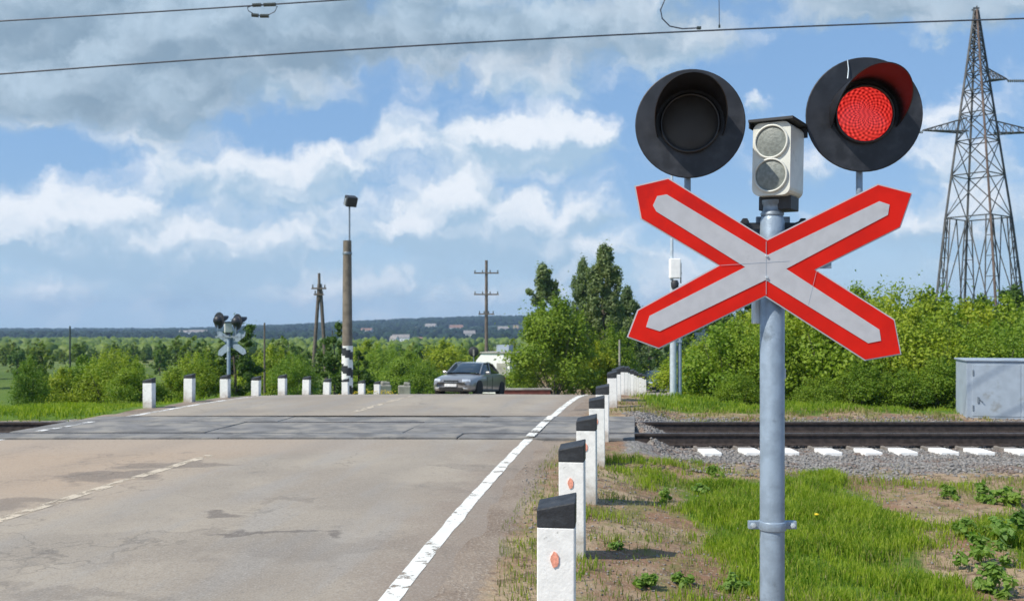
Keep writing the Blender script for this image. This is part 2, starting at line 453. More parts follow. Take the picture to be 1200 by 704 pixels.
# cheap value noise
_tab = np.random.default_rng(3).random((256, 256))
def vnoise(x, y):
    xi = np.floor(x).astype(int); yi = np.floor(y).astype(int)
    fx = x - xi; fy = y - yi
    fx = fx * fx * (3 - 2 * fx); fy = fy * fy * (3 - 2 * fy)
    a = _tab[xi % 256, yi % 256]; b = _tab[(xi + 1) % 256, yi % 256]
    c = _tab[xi % 256, (yi + 1) % 256]; d = _tab[(xi + 1) % 256, (yi + 1) % 256]
    return (a * (1 - fx) + b * fx) * (1 - fy) + (c * (1 - fx) + d * fx) * fy
def fbm(x, y, o=4):
    s = 0; a = .5
    for i in range(o):
        s = s + a * vnoise(x * 2 ** i + 17 * i, y * 2 ** i + 5 * i); a *= .5
    return s
def H(x, y):
    x = np.asarray(x, float); y = np.asarray(y, float)
    z = prof(y)
    far = -5.0 * smooth(90, 330, y) - 11 * smooth(300, 1000, y)
    u_ = x / np.maximum(y, 50)
    ridge = (-2 + 31 * smooth(-.40, .02, u_)) * smooth(1000, 2300, y)
    z = z + far + ridge
    yy = np.minimum(y, 60.0)
    rr = road_r(yy); ll = rr - ROADW
    dist = np.maximum(np.maximum(x - (rr + .75), (ll - .7) - x), 0)      # distance off the road bed
    near = 1 - smooth(60, 110, y)
    drop = np.where(y < 19, .14, .35)
    z = z - near * drop * np.where((x > 0) & (y > 11) & (y < 19), smooth(.8, 1.8, dist), smooth(0, 1.4, dist))
    bumps = (fbm(x * 1.3, y * 1.3) - .47) * .16 * smooth(.1, 1.2, dist) * (1 - smooth(12.0, 13.2, y) * (1 - smooth(17, 19, y)))
    z = z + bumps * near
    # ballast bed is level at -.2
    tb = smooth(11.8, 12.6, y) * (1 - smooth(17.2, 18.2, y)) * np.where(x > 0, smooth(.75, 1.5, dist), smooth(0, .8, dist))
    z = z * (1 - tb) + (-.215) * tb
    # bank of dirt beyond the track, by the row of posts
    z = z + .34 * np.exp(-(((x - 3.6) / 1.1) ** 2 + ((y - 20.6) / 1.1) ** 2)) + .22 * np.exp(-(((x - 6.5) / 2.2) ** 2 + ((y - 20.3) / 1.0) ** 2))
    # land left of the road drops away a little faster
    z = z - near * .9 * smooth(4, 22, (ll - .7) - x) * smooth(19, 32, y)
    z = z + (fbm(x * .05, y * .05) - .47) * 2.2 * smooth(60, 200, y)
    # under the road bed and the crossing deck
    on = (x > ll - .35) & (x < rr + .35) & (y < 200)
    z = np.where((x > ll - .2) & (x < rr + .2) & (y < 150), z - .012 - .0009 * np.maximum(y, 0), z)
    z = z - .004
    deck = (y > 13.2) & (y < 16.6) & (x > -9.5) & (x < 2.05)
    z = np.where(deck, np.minimum(z, -.215), z)
    return z
def hz(x, y):
    return float(H(np.array([x]), np.array([y]))[0])

def at(px, py, d):
    return Vector(((px - 600) / FPX * d, d, EYE + (378 - py) / FPX * d))

# ------------------------------------------------------------------ ground sheet
nx, ny = 520, 400
ux = np.linspace(-math.asinh(2800 / 6), math.asinh(2800 / 6), nx)
uy = np.linspace(-math.asinh(60 / 6), math.asinh(3200 / 6), ny)
gx = 2 + 6 * np.sinh(ux); gy = 9 + 6 * np.sinh(uy)
GX, GY = np.meshgrid(gx, gy)
GZ = H(GX, GY)
v_ = np.stack([GX, GY, GZ], -1).reshape(-1, 3)
idx = np.arange(nx * ny).reshape(ny, nx)
q = np.stack([idx[:-1, :-1], idx[:-1, 1:], idx[1:, 1:], idx[1:, :-1]], -1).reshape(-1, 4)

def in_green(x, y):
    """0..1 how grassy the verge right of the road is"""
    g = np.exp(-(((x - 2.22 - .13 * (y - 6)) / (.72 + .10 * np.maximum(y - 6, 0))) ** 4 + ((y - 7.6) / 3.2) ** 6))
    g2 = np.exp(-(((x - 4.35) / .65) ** 2 + ((y - 7.3) / 1.3) ** 2)) * .9
    g3 = .55 * np.exp(-(((x - 1.75) / .45) ** 2 + ((y - 10.5) / 2.2) ** 2))
    g4 = .45 * np.exp(-(((x - .35) / .22) ** 2 + ((y - 6.1) / 1.3) ** 2))
    g5 = .5 * np.exp(-(((x - 1.2) / .5) ** 2 + ((y - 4.7) / .7) ** 2))
    return np.clip(np.maximum(np.maximum(np.maximum(g, g2), np.maximum(g3, g4)), g5), 0, 1)
def masks(x, y):
    rr = road_r(np.minimum(y, 60)); ll = rr - ROADW
    n = fbm(x * 1.1, y * 1.1)
    green = in_green(x, y)
    # far verge and everything beyond is grassy
    green = np.maximum(green, smooth(17.6, 19.2, y + (n - .5) * 2) * np.where(x > rr, smooth(1.0, 2.2, x - rr), smooth(1.0, 1.6, ll - x)))
    green = np.where((x < ll - .6) & (y > 16.9), 1, green)
    gravel = smooth(10.6, 11.9, y + (n - .5) * 2 + (x - 4) * .12) * (1 - smooth(17.0, 18.2, y + (n - .5))) * np.where(x > 0, smooth(.9, 1.8, x - rr), smooth(.9, 1.8, ll - x))
    shoulder = np.clip(1 - np.maximum(x - rr - .3, ll - .4 - x) / .5, 0, 1) * (y < 60)
    green = green * (1 - gravel)
    return green, gravel, shoulder
g_, gr_, sh_ = masks(v_[:, 0], v_[:, 1])
ground = np_mesh('ground', v_, q, None and [] or [], quads=True)
tag(ground, kind='structure')
ca = ground.data.color_attributes.new('zones', 'FLOAT_COLOR', 'POINT')
ca.data.foreach_set('color', np.stack([g_, gr_, sh_, np.ones_like(g_)], -1).astype(np.float32).ravel())
ground.data.polygons.foreach_set('use_smooth', np.ones(len(q), dtype=bool))

def groundmat():
    m = bpy.data.materials.new('ground')
    m.use_nodes = True
    nt = m.node_tree; p = nt.nodes['Principled BSDF']; p.inputs['Roughness'].default_value = .95; p.inputs['Specular IOR Level'].default_value = .15
    a = nn(nt, 'ShaderNodeVertexColor', layer_name='zones')
    s = nn(nt, 'ShaderNodeSeparateColor'); nt.links.new(a.outputs[0], s.inputs[0])
    geo = nn(nt, 'ShaderNodeNewGeometry')
    P = geo.outputs['Position']
    def noise(sc, det=6, ro=.6):
        n = nn(nt, 'ShaderNodeTexNoise'); n.inputs['Scale'].default_value = sc; n.inputs['Detail'].default_value = det; n.inputs['Roughness'].default_value = ro
        nt.links.new(P, n.inputs['Vector']); return n.outputs['Fac']
    n1, n2, n3, n4 = noise(1.1), noise(7), noise(45, 4), noise(.035, 5)
    soil = mixc(nt, sstep(nt, n1, .38, .62), (.23, .135, .085), (.36, .27, .175))
    soil = mixc(nt, sstep(nt, n2, .50, .66), soil, (.15, .10, .07))
    soil = mixc(nt, sstep(nt, n3, .55, .72), soil, (.42, .37, .28))
    # thin dry grass cover
    n5 = noise(2.3, 8, .7)
    soil = mixc(nt, mth(nt, 'MULTIPLY', sstep(nt, n5, .50, .62), .65), soil, (.16, .17, .05))
    grs = mixc(nt, sstep(nt, n2, .35, .65), (.06, .12, .014), (.12, .19, .025))
    # meadows far off
    sepp = nn(nt, 'ShaderNodeSeparateXYZ'); nt.links.new(P, sepp.inputs[0])
    farf = sstep(nt, sepp.outputs[1], 50, 160)
    mead = mixc(nt, sstep(nt, n4, .4, .6), (.07, .12, .03), (.15, .19, .055))
    mead = mixc(nt, sstep(nt, noise(.011, 6), .47, .56), mead, (.045, .075, .03))
    mead = mixc(nt, mth(nt, 'MULTIPLY', sstep(nt, noise(.09, 6, .7), .52, .62), .7), mead, (.20, .19, .08))
    grs = mixc(nt, farf, grs, mead)
    farh = sstep(nt, sepp.outputs[1], 900, 1100)
    grs = mixc(nt, farh, grs, mixc(nt, sstep(nt, noise(.006, 6), .45, .6), (.03, .055, .022), (.07, .10, .04)))
    vor = nn(nt, 'ShaderNodeTexVoronoi'); vor.inputs['Scale'].default_value = 22; nt.links.new(P, vor.inputs['Vector'])
    vc = nn(nt, 'ShaderNodeSeparateColor'); nt.links.new(vor.outputs['Color'], vc.inputs[0])
    gra = mixc(nt, vc.outputs[0], (.13, .12, .11), (.33, .31, .285))
    gra = mixc(nt, mth(nt, 'MULTIPLY', sstep(nt, n1, .5, .62), .55), gra, (.24, .15, .11))
    sho = mixc(nt, sstep(nt, n1, .35, .65), (.20, .155, .12), (.27, .22, .175))
    sho = mixc(nt, sstep(nt, n3, .5, .7), sho, (.36, .31, .26))
    wob = mth(nt, 'MULTIPLY', mth(nt, 'SUBTRACT', n5, .5), .9)
    c = mixc(nt, sstep(nt, mth(nt, 'ADD', s.outputs[2], wob), .35, .7), soil, sho)
    c = mixc(nt, sstep(nt, mth(nt, 'ADD', s.outputs[0], wob), .4, .6), c, grs)
    c = mixc(nt, sstep(nt, mth(nt, 'ADD', s.outputs[1], wob), .4, .6), c, gra)
    nt.links.new(c, p.inputs['Base Color'])
    b = nn(nt, 'ShaderNodeBump'); b.inputs['Strength'].default_value = .8; b.inputs['Distance'].default_value = .03
    hgt = mth(nt, 'ADD', mth(nt, 'MULTIPLY', n3, .5), mth(nt, 'ADD', n2, mth(nt, 'MULTIPLY', vor.outputs['Distance'], mth(nt, 'MULTIPLY', s.outputs[1], 1.2))))
    nt.links.new(hgt, b.inputs['Height']); nt.links.new(b.outputs[0], p.inputs['Normal'])
    return m
ground.data.materials.clear(); ground.data.materials.append(groundmat())

# ------------------------------------------------------------------ road
def strip(name, xl, xr, y0, y1, dz, m, nxs=14, step=.35, skip=None, parent=None):
    ys = [y0]
    while ys[-1] < y1:
        ys.append(min(y1, ys[-1] + step * (1 if ys[-1] < 45 else 4)))
    ys = np.array(ys)
    V = []; UV = []
    for y in ys:
        a, b = float(xl(y)), float(xr(y))
        cen = float(road_r(y)) - ROADW / 2
        for i in range(nxs + 1):
            x = a + (b - a) * i / nxs
            cam_ = .03 * (1 - ((x - cen) / 4.2) ** 2) if abs(x - cen) < 4.2 else 0
            cam_ *= min(1, abs(y - 14.9) / 6)
            V.append((x, y, float(prof(y)) + cam_ + dz - (.045 if (nxs > 20 and i in (0, nxs)) else 0))); UV.append((x - cen, y))
    n = nxs + 1
    F = []
    for j in range(len(ys) - 1):
        if skip and ys[j + 1] > skip[0] + 1e-6 and ys[j] < skip[1] - 1e-6: continue
        for i in range(nxs):
            F.append((j * n + i, j * n + i + 1, (j + 1) * n + i + 1, (j + 1) * n + i))
    me = bpy.data.meshes.new(name); me.from_pydata(V, [], F); me.materials.append(m)
    uvl = me.uv_layers.new(name='uv')
    for lp in me.loops: uvl.data[lp.index].uv = UV[lp.vertex_index]
    for p in me.polygons: p.use_smooth = True
    o = bpy.data.objects.new(name, me); C.objects.link(o)
    tag(o, kind='structure')
    if parent: o.parent = parent
    return o

def roadmat():
    m = bpy.data.materials.new('asphalt')
    m.use_nodes = True
    nt = m.node_tree; p = nt.nodes['Principled BSDF']; p.inputs['Roughness'].default_value = .85; p.inputs['Specular IOR Level'].default_value = .3
    geo = nn(nt, 'ShaderNodeNewGeometry'); P = geo.outputs['Position']
    uv = nn(nt, 'ShaderNodeUVMap'); su = nn(nt, 'ShaderNodeSeparateXYZ'); nt.links.new(uv.outputs[0], su.inputs[0])
    across, along = su.outputs[0], su.outputs[1]
    def noise(sc, det=6, ro=.6, vec=P):
        n = nn(nt, 'ShaderNodeTexNoise'); n.inputs['Scale'].default_value = sc; n.inputs['Detail'].default_value = det; n.inputs['Roughness'].default_value = ro
        nt.links.new(vec, n.inputs['Vector']); return n.outputs['Fac']
    st = nn(nt, 'ShaderNodeVectorMath', operation='MULTIPLY'); nt.links.new(uv.outputs[0], st.inputs[0]); st.inputs[1].default_value = (2.2, .35, 1)
    nbig, nmid, nfine = noise(.35, 5), noise(2.2, 6), noise(70, 3)
    nstr = noise(1.0, 5, .55, st.outputs[0])
    c = mixc(nt, sstep(nt, nbig, .40, .60), (.290, .246, .196), (.355, .304, .240))
    c = mixc(nt, mth(nt, 'MULTIPLY', sstep(nt, nstr, .45, .65), .5), c, (.30, .28, .255))
    # tan dust on the far lane
    lane = mth(nt, 'ADD', across, mth(nt, 'MULTIPLY', mth(nt, 'SUBTRACT', nbig, .5), 2.4))
    d1 = sstep(nt, lane, -.6, 1.1, 1, 0)
    yd = mth(nt, 'MULTIPLY', sstep(nt, along, 6.5, 9.5), sstep(nt, along, 12.8, 13.6, 1, 0))
    c = mixc(nt, mth(nt, 'MULTIPLY', mth(nt, 'MULTIPLY', d1, yd), .95), c, (.39, .295, .21))
    d2 = mth(nt, 'MULTIPLY', sstep(nt, mth(nt, 'ABSOLUTE', mth(nt, 'SUBTRACT', along, 12.6)), .3, 1.2, 1, 0), .55)
    c = mixc(nt, mth(nt, 'MULTIPLY', d2, sstep(nt, lane, 0, 3.0, 1, .25)), c, (.37, .30, .235))
    e1 = sstep(nt, mth(nt, 'ADD', across, mth(nt, 'MULTIPLY', mth(nt, 'SUBTRACT', nmid, .5), 1.2)), 3.0, 4.0)
    c = mixc(nt, mth(nt, 'MULTIPLY', e1, .8), c, (.255, .20, .155))
    # grey-brown patches of bitumen and holes, shapes of their own
    wv = nn(nt, 'ShaderNodeTexNoise'); wv.inputs['Scale'].default_value = 2.4; wv.inputs['Detail'].default_value = 5; nt.links.new(P, wv.inputs['Vector'])
    w1 = nn(nt, 'ShaderNodeVectorMath', operation='SUBTRACT'); nt.links.new(wv.outputs['Color'], w1.inputs[0]); w1.inputs[1].default_value = (.5, .5, .5)
    w2 = nn(nt, 'ShaderNodeVectorMath', operation='SCALE'); nt.links.new(w1.outputs[0], w2.inputs[0]); w2.inputs['Scale'].default_value = 1.3
    w3 = nn(nt, 'ShaderNodeVectorMath', operation='ADD'); nt.links.new(P, w3.inputs[0]); nt.links.new(w2.outputs[0], w3.inputs[1])
    blobs = [(260, 606, .16, .16, .9), (333, 625, .42, .10, 1.0), (262, 624, .30, .09, .4), (120, 560, .55, .40, .8), (215, 546, .7, .28, .7), (25, 592, .35, .35, .7), (60, 590, .3, .12, .7),
             (545, 548, .5, .2, .35), (520, 573, .3, .3, .3), (80, 700, .6, .15, .4), (340, 589, .25, .12, .4), (150, 640, 1.2, .5, .25), (300, 640, 1.6, .35, .3)]
    acc = None
    for bx, by, rx, ry, w in blobs:
        d = EYE * FPX / (by - 378); X = (bx - 600) / FPX * d
        a = nn(nt, 'ShaderNodeVectorMath', operation='SUBTRACT'); nt.links.new(w3.outputs[0], a.inputs[0]); a.inputs[1].default_value = (X, d, 0)
        b = nn(nt, 'ShaderNodeVectorMath', operation='MULTIPLY'); nt.links.new(a.outputs[0], b.inputs[0]); b.inputs[1].default_value = (1 / rx, 1 / ry, 0)
        dd = nn(nt, 'ShaderNodeVectorMath', operation='DOT_PRODUCT'); nt.links.new(b.outputs[0], dd.inputs[0]); nt.links.new(b.outputs[0], dd.inputs[1])
        e = mth(nt, 'MULTIPLY', sstep(nt, dd.outputs['Value'], .5, 1.5, 1, 0), w)
        acc = e if acc is None else mth(nt, 'MAXIMUM', acc, e)
    c = mixc(nt, mth(nt, 'MULTIPLY', acc, .75), c, (.12, .10, .085))
    # random little stains
    c = mixc(nt, mth(nt, 'MULTIPLY', sstep(nt, noise(1.3, 7, .7), .62, .70), .5), c, (.14, .125, .11))
    # cracks
    vo = nn(nt, 'ShaderNodeTexVoronoi', feature='DISTANCE_TO_EDGE'); vo.inputs['Scale'].default_value = .55; nt.links.new(w3.outputs[0], vo.inputs['Vector'])
    cr = mth(nt, 'MULTIPLY', sstep(nt, vo.outputs['Distance'], .004, .016, 1, 0), sstep(nt, nbig, .48, .58))
    c = mixc(nt, mth(nt, 'MULTIPLY', cr, .35), c, (.08, .07, .06))
    # wheel tracks, a little darker and smoother
    for wx in (-2.7, -1.1, 1.0, 2.6):
        tr = sstep(nt, mth(nt, 'ABSOLUTE', mth(nt, 'ADD', mth(nt, 'SUBTRACT', across, wx), mth(nt, 'MULTIPLY', mth(nt, 'SUBTRACT', nbig, .5), .8))), .1, .45, 1, 0)
        c = mixc(nt, mth(nt, 'MULTIPLY', tr, .13), c, (.15, .14, .13))
    nag = noise(24, 6, .75)
    c = mixc(nt, mth(nt, 'MULTIPLY', sstep(nt, nag, .54, .68), .35), c, (.38, .355, .32))
    c = mixc(nt, mth(nt, 'MULTIPLY', sstep(nt, nag, .46, .34), .35), c, (.14, .13, .12))
    # aggregate
    c = mixc(nt, mth(nt, 'MULTIPLY', sstep(nt, nfine, .52, .70), .4), c, (.42, .40, .37))
    c = mixc(nt, mth(nt, 'MULTIPLY', sstep(nt, nfine, .48, .32), .35), c, (.12, .115, .11))
    nt.links.new(c, p.inputs['Base Color'])
    b = nn(nt, 'ShaderNodeBump'); b.inputs['Strength'].default_value = .5; b.inputs['Distance'].default_value = .012
    nt.links.new(mth(nt, 'ADD', nmid, mth(nt, 'MULTIPLY', nfine, .4)), b.inputs['Height']); nt.links.new(b.outputs[0], p.inputs['Normal'])
    return m
M['road'] = roadmat()
def postmat():
    m = mat('post_whitewash_splashed', (.80, .80, .78), .75, 0, .05, 20, .22, 60, col2=(.42, .42, .40), c2scale=22, c2lo=.62, c2hi=.74)
    nt = m.node_tree; p = nt.nodes['Principled BSDF']
    src = p.inputs['Base Color'].links[0].from_socket
    t = nn(nt, 'ShaderNodeTexCoord'); sp = nn(nt, 'ShaderNodeSeparateXYZ'); nt.links.new(t.outputs['Object'], sp.inputs[0])
    oi = nn(nt, 'ShaderNodeObjectInfo')
    ad = nn(nt, 'ShaderNodeVectorMath', operation='ADD'); nt.links.new(t.outputs['Object'], ad.inputs[0])
    cx = nn(nt, 'ShaderNodeCombineXYZ'); nt.links.new(mth(nt, 'MULTIPLY', oi.outputs['Random'], 50.0), cx.inputs[0]); nt.links.new(cx.outputs[0], ad.inputs[1])
    n = nn(nt, 'ShaderNodeTexNoise'); n.inputs['Scale'].default_value = 9; n.inputs['Detail'].default_value = 7; n.inputs['Roughness'].default_value = .7; nt.links.new(ad.outputs[0], n.inputs['Vector'])
    n2 = nn(nt, 'ShaderNodeTexNoise'); n2.inputs['Scale'].default_value = 5; n2.inputs['Detail'].default_value = 8; n2.inputs['Roughness'].default_value = .75; nt.links.new(ad.outputs[0], n2.inputs['Vector'])
    sol = sstep(nt, mth(nt, 'ADD', sp.outputs[2], mth(nt, 'MULTIPLY', n.outputs['Fac'], -.5)), -.30, .02, 1, 0)
    c = mixc(nt, mth(nt, 'MULTIPLY', sol, .75), src, (.30, .24, .18))
    c = mixc(nt, mth(nt, 'MULTIPLY', sstep(nt, n2.outputs['Fac'], .62, .66), .8), c, (.36, .35, .33))
    nt.links.new(c, p.inputs['Base Color'])
    return m
M['postwhite'] = postmat()
def markmat(name, col, wear_lo, wear_hi):
    m = mat(name, col, .8, 0, .06, 6)
    nt = m.node_tree; p = nt.nodes['Principled BSDF']
    geo = nn(nt, 'ShaderNodeNewGeometry')
    n = nn(nt, 'ShaderNodeTexNoise'); n.inputs['Scale'].default_value = 4.5; n.inputs['Detail'].default_value = 10; n.inputs['Roughness'].default_value = .78
    nt.links.new(geo.outputs['Position'], n.inputs['Vector'])
    nt.links.new(sstep(nt, n.outputs['Fac'], wear_lo, wear_hi, 1, 0), p.inputs['Alpha'])
    return m
M['mark'] = markmat('marking_white', (.72, .71, .66), .54, .60)
M['markworn'] = markmat('marking_worn', (.72, .71, .68), .47, .56)
M['markcentre'] = markmat('marking_centre', (.55, .47, .36), .47, .56)

road = strip('road', lambda y: road_r(y) - ROADW - .42 - .16 * (fbm(np.array([y * .9]), np.array([3.3]))[0] - .5), lambda y: road_r(y) + .46 + .5 * (fbm(np.array([y * .8]), np.array([7.7]))[0] - .47) + .12 * (vnoise(np.array([y * 3.7]), np.array([1.5]))[0] - .5), -14, 150, .0, M['road'], 24, .12, skip=(13.3, 16.5))
RY = 13.45
def wob(y): return .014 * (fbm(np.array([y * 2.3]), np.array([4.1]), 4)[0] - .47) * 2
strip('road_marking', lambda y: road_r(y) - .062 + wob(y), lambda y: road_r(y) + .062 + wob(y + 40), -10, 120, .003, M['mark'], 2, .06, skip=(13.3, 16.5))
strip('road_marking', lambda y: road_r(y) - ROADW - .06, lambda y: road_r(y) - ROADW + .07, -10, 120, .003, M['markworn'], 2, .25, skip=(13.3, 16.5))
for a, b in ((7.0, 11.6), (17.2, 21.5), (25, 29), (33, 37)):
    strip('road_marking', lambda y: road_r(y) - ROADW / 2 - .06, lambda y: road_r(y) - ROADW / 2 + .07, a, b, .003, M['markcentre'], 2, .25)

# ------------------------------------------------------------------ crossing deck
deck = thing('crossing_deck', (0, 14.9, 0), 'grey rubber crossing deck of panels laid between and beside the rails across the road', 'crossing deck')
rows = [(13.42, 13.90), (14.06, 14.745), (14.755, 15.50), (15.66, 16.42)]
for r_, (ya, yb) in enumerate(rows):
    x = -7.42
    k_ = 0
    while x < 1.85:
        w_ = 2.95 if r_ in (1, 2) else 3.42
        x2 = min(x + w_, 1.96)
        mb = MB()
        hh = .012 + .006 * math.sin(k_ * 2.3 + r_)
        sk = .10 * (1 if r_ in (0, 3) else 1)
        t = .22
        # parallelogram panel following the skew of the road
        o0, o1 = (ya - 14.9) * .132, (yb - 14.9) * .132
        vs = [(x + o0, ya, hh - t), (x2 - .010 + o0, ya, hh - t), (x2 - .010 + o1, yb, hh - t), (x + o1, yb, hh - t)]
        vs += [(a, b, hh + .003 * math.sin(a * 5)) for a, b, c_ in vs]
        vs = [(a, b - 14.9, c_) for a, b, c_ in vs]
        mb.add(vs, [(0, 3, 2, 1), (4, 5, 6, 7), (0, 1, 5, 4), (1, 2, 6, 5), (2, 3, 7, 6), (3, 0, 4, 7)])
        mb.build('panel', M['deck'], deck, bevel=.012)
        x = x2; k_ += 1
# white paint of the edge line crossing the deck
strip('road_marking', lambda y: road_r(y) - .065, lambda y: road_r(y) + .065, 13.44, 13.88, .026, M['mark'], 2, .1)
strip('road_marking', lambda y: road_r(y) - .065, lambda y: road_r(y) + .065, 14.08, 15.48, .026, M['mark'], 2, .1)
strip('road_marking', lambda y: road_r(y) - .065, lambda y: road_r(y) + .065, 15.68, 16.40, .026, M['mark'], 2, .1)
strip('road_marking', lambda y: road_r(y) - ROADW - .06, lambda y: road_r(y) - ROADW + .07, 14.08, 15.48, .026, M['markworn'], 2, .1)

# ------------------------------------------------------------------ rails and sleepers
RAILP = [(-.075, -.18), (.075, -.18), (.075, -.165), (.018, -.145), (.011, -.045), (.036, -.032), (.036, -.004), (.026, .004), (-.026, .004), (-.036, -.004), (-.036, -.032), (-.011, -.045), (-.018, -.145), (-.075, -.165)]
def rail(y, label):
    t = thing('rail', (0, y, 0), label, 'rail', 'rails of the railway line')
    mb = MB(); n = len(RAILP)
    vs = []
    for x in (-60, 60):
        vs += [(x, a, b + .002) for a, b in RAILP]
    mb.add(vs, [(i, (i + 1) % n, n + (i + 1) % n, n + i) for i in range(n)] + [tuple(range(n))[::-1], tuple(range(n, 2 * n))])
    mb.build('rail_profile', M['rail'], t)
    mb = MB(); mb.box((0, 0, .0075), (120, .048, .003)); mb.build('running_surface', M['railtop'], t)
rail(13.98, 'dark rusty rail nearest the camera, crossing the road through the deck')
rail(15.58, 'dark rusty rail on the far side of the track, behind the nearer rail')
proto = None
nw = 0
for k_ in range(-34, 75):
    X = k_ * .56 + random.uniform(-.03, .03)
    if -9.2 < X < 2.5 or (X < 0 and X < -14): continue
    if X > 22: continue
    if proto is None:
        t = thing('sleeper', (0, 0, 0), 'x', 'sleeper', 'railway sleepers under the rails')
        mb = MB(); mb.box((0, .10, -.10), (.25, 2.50, .16)); mb.build('sleeper_beam', M['sleeper'], t, bevel=.012)
        mb = MB(); mb.box((0, -1.375, -.10), (.252, .44, .162)); mb.build('painted_end', M['sleepwhite'], t, bevel=.008)
        for yy in (-.8, .8):
            mb = MB(); mb.box((0, yy, -.012), (.16, .34, .02)); mb.build('base_plate', M['rail'], t)
        proto = t; o = t
    else:
        o = copy_tree(proto)
    o.location = (X, 14.78 + random.uniform(-.04, .04), -.150); o.rotation_euler = (0, 0, random.uniform(-.03, .03))
    o['label'] = 'concrete railway sleeper with whitewashed end lying in grey ballast'
    if X < 0: o['label'] = 'railway sleeper half buried left of the road crossing'; o['group'] = 'sleepers left of the road'
# scattered ballast
def stones(name, n, xr, yr, size, accept, seed, label):
    r = np.random.default_rng(seed)
    t = (1 + 5 ** .5) / 2
    iv = np.array([(-1, t, 0), (1, t, 0), (-1, -t, 0), (1, -t, 0), (0, -1, t), (0, 1, t), (0, -1, -t), (0, 1, -t), (t, 0, -1), (t, 0, 1), (-t, 0, -1), (-t, 0, 1)]) / 1.9
    it = np.array([(0, 11, 5), (0, 5, 1), (0, 1, 7), (0, 7, 10), (0, 10, 11), (1, 5, 9), (5, 11, 4), (11, 10, 2), (10, 7, 6), (7, 1, 8), (3, 9, 4), (3, 4, 2), (3, 2, 6), (3, 6, 8), (3, 8, 9), (4, 9, 5), (2, 4, 11), (6, 2, 10), (8, 6, 7), (9, 8, 1)])
    x = r.uniform(*xr, n); y = r.uniform(*yr, n)
    ok = accept(x, y) > r.random(n)
    x, y = x[ok], y[ok]; n = len(x)
    z = H(x, y)
    s = r.uniform(.4, 1, (n, 1, 1)) * size
    a = r.uniform(0, 6.28, n)
    v = iv[None] * (1 + r.uniform(-.3, .3, (n, 12, 1))) * np.stack([r.uniform(.8, 1.3, n), r.uniform(.8, 1.3, n), r.uniform(.5, .9, n)], -1)[:, None] * s
    ca_, sa_ = np.cos(a)[:, None], np.sin(a)[:, None]
    vx = v[..., 0] * ca_ - v[..., 1] * sa_; vy = v[..., 0] * sa_ + v[..., 1] * ca_
    v = np.stack([vx + x[:, None], vy + y[:, None], v[..., 2] + z[:, None] + .005], -1)
    f = it[None] + (np.arange(n) * 12)[:, None, None]
    o = np_mesh(name, v.reshape(-1, 3), f.reshape(-1, 3), M['stone'])
    return tag(o, label, 'gravel', kind='stuff')
stones('gravel', 34000, (2.0, 12.5), (10.4, 18.0), .028, lambda x, y: masks(x, y)[1] * .95, 5, 'loose grey ballast stones along the railway track right of the road')
stones('gravel', 3500, (.1, 4.5), (4.2, 11.0), .013, lambda x, y: (1 - in_green(x, y)) * .8 * (x > road_r(y) + .25), 6, 'small pebbles on the dry verge beside the striped posts')
stones('gravel', 5000, (-16, -8.6), (12.2, 17.5), .034, lambda x, y: masks(x, y)[1] * .9, 8, 'grey ballast stones beside the track left of the road')

# ------------------------------------------------------------------ grass
def blades(name, n, xr, yr, h, w, accept, seed, m, label, bend=.5, cat='grass'):
    r = np.random.default_rng(seed)
    x = r.uniform(*xr, n); y = r.uniform(*yr, n)
    cl = fbm(x * 2.2 + 40, y * 2.2 + 11)
    ac = accept(x, y)
    ok = ac * np.clip(.35 + 2.6 * (cl - .36), 0.05, 1.2) > r.random(n)
    x, y, cl, ac = x[ok], y[ok], cl[ok], ac[ok]; n = len(x)
    z = H(x, y)
    hh = h * r.uniform(.45, 1.15, n) * np.clip(.35 + 1.6 * (cl - .2), .3, 1.4) * np.clip(.45 + .6 * ac, .3, 1.05)
    a = r.uniform(0, 2 * np.pi, n); da = r.uniform(0, 2 * np.pi, n)
    wx, wy = np.cos(a) * w * .5, np.sin(a) * w * .5
    bx, by = np.cos(da) * hh * bend * r.uniform(.2, 1, n), np.sin(da) * hh * bend * r.uniform(.2, 1, n)
    V = np.zeros((n, 5, 3))
    V[:, 0] = np.stack([x - wx, y - wy, z - .01], -1); V[:, 1] = np.stack([x + wx, y + wy, z - .01], -1)
    V[:, 2] = np.stack([x - wx * .8 + bx * .3, y - wy * .8 + by * .3, z + hh * .6], -1)
    V[:, 3] = np.stack([x + wx * .8 + bx * .3, y + wy * .8 + by * .3, z + hh * .6], -1)
    V[:, 4] = np.stack([x + bx, y + by, z + hh], -1)
    T = np.array([(0, 1, 3), (0, 3, 2), (2, 3, 4)])[None] + (np.arange(n) * 5)[:, None, None]
    o = np_mesh(name, V.reshape(-1, 3), T.reshape(-1, 3), m)
    return tag(o, label, cat, kind='stuff')
offroad = lambda x, y: (x > road_r(y) + .5)
blades('grass', 170000, (.8, 6.4), (4.2, 11.2), .13, .009, lambda x, y: np.clip((in_green(x, y) + (fbm(x * 1.7 + 3, y * 1.7) - .47) * 2.0 - .28) * 2, 0, 1) * (in_green(x, y) > .05) * offroad(x, y), 11, M['grass'], 'lush bright green grass patch behind the grey signal pole')
blades('grass', 26000, (.2, 2.6), (4.2, 12.2), .11, .008, lambda x, y: np.clip((fbm(x * 2.6 + 8, y * 2.6 + 2) - .52) * 4, 0, .8) * (1 - masks(x, y)[1]) * (x > road_r(y) + .5), 17, M['grass'], 'scattered green tufts on the dry verge between posts and pole')
blades('grass', 22000, (3.2, 8.5), (4.2, 10.5), .10, .010, lambda x, y: np.clip((fbm(x * 1.9 + 28, y * 1.9 + 5) - .52) * 5, 0, 1) * (1 - masks(x, y)[1]), 18, M['grass'], 'green tufts on the brown soil at the lower right')
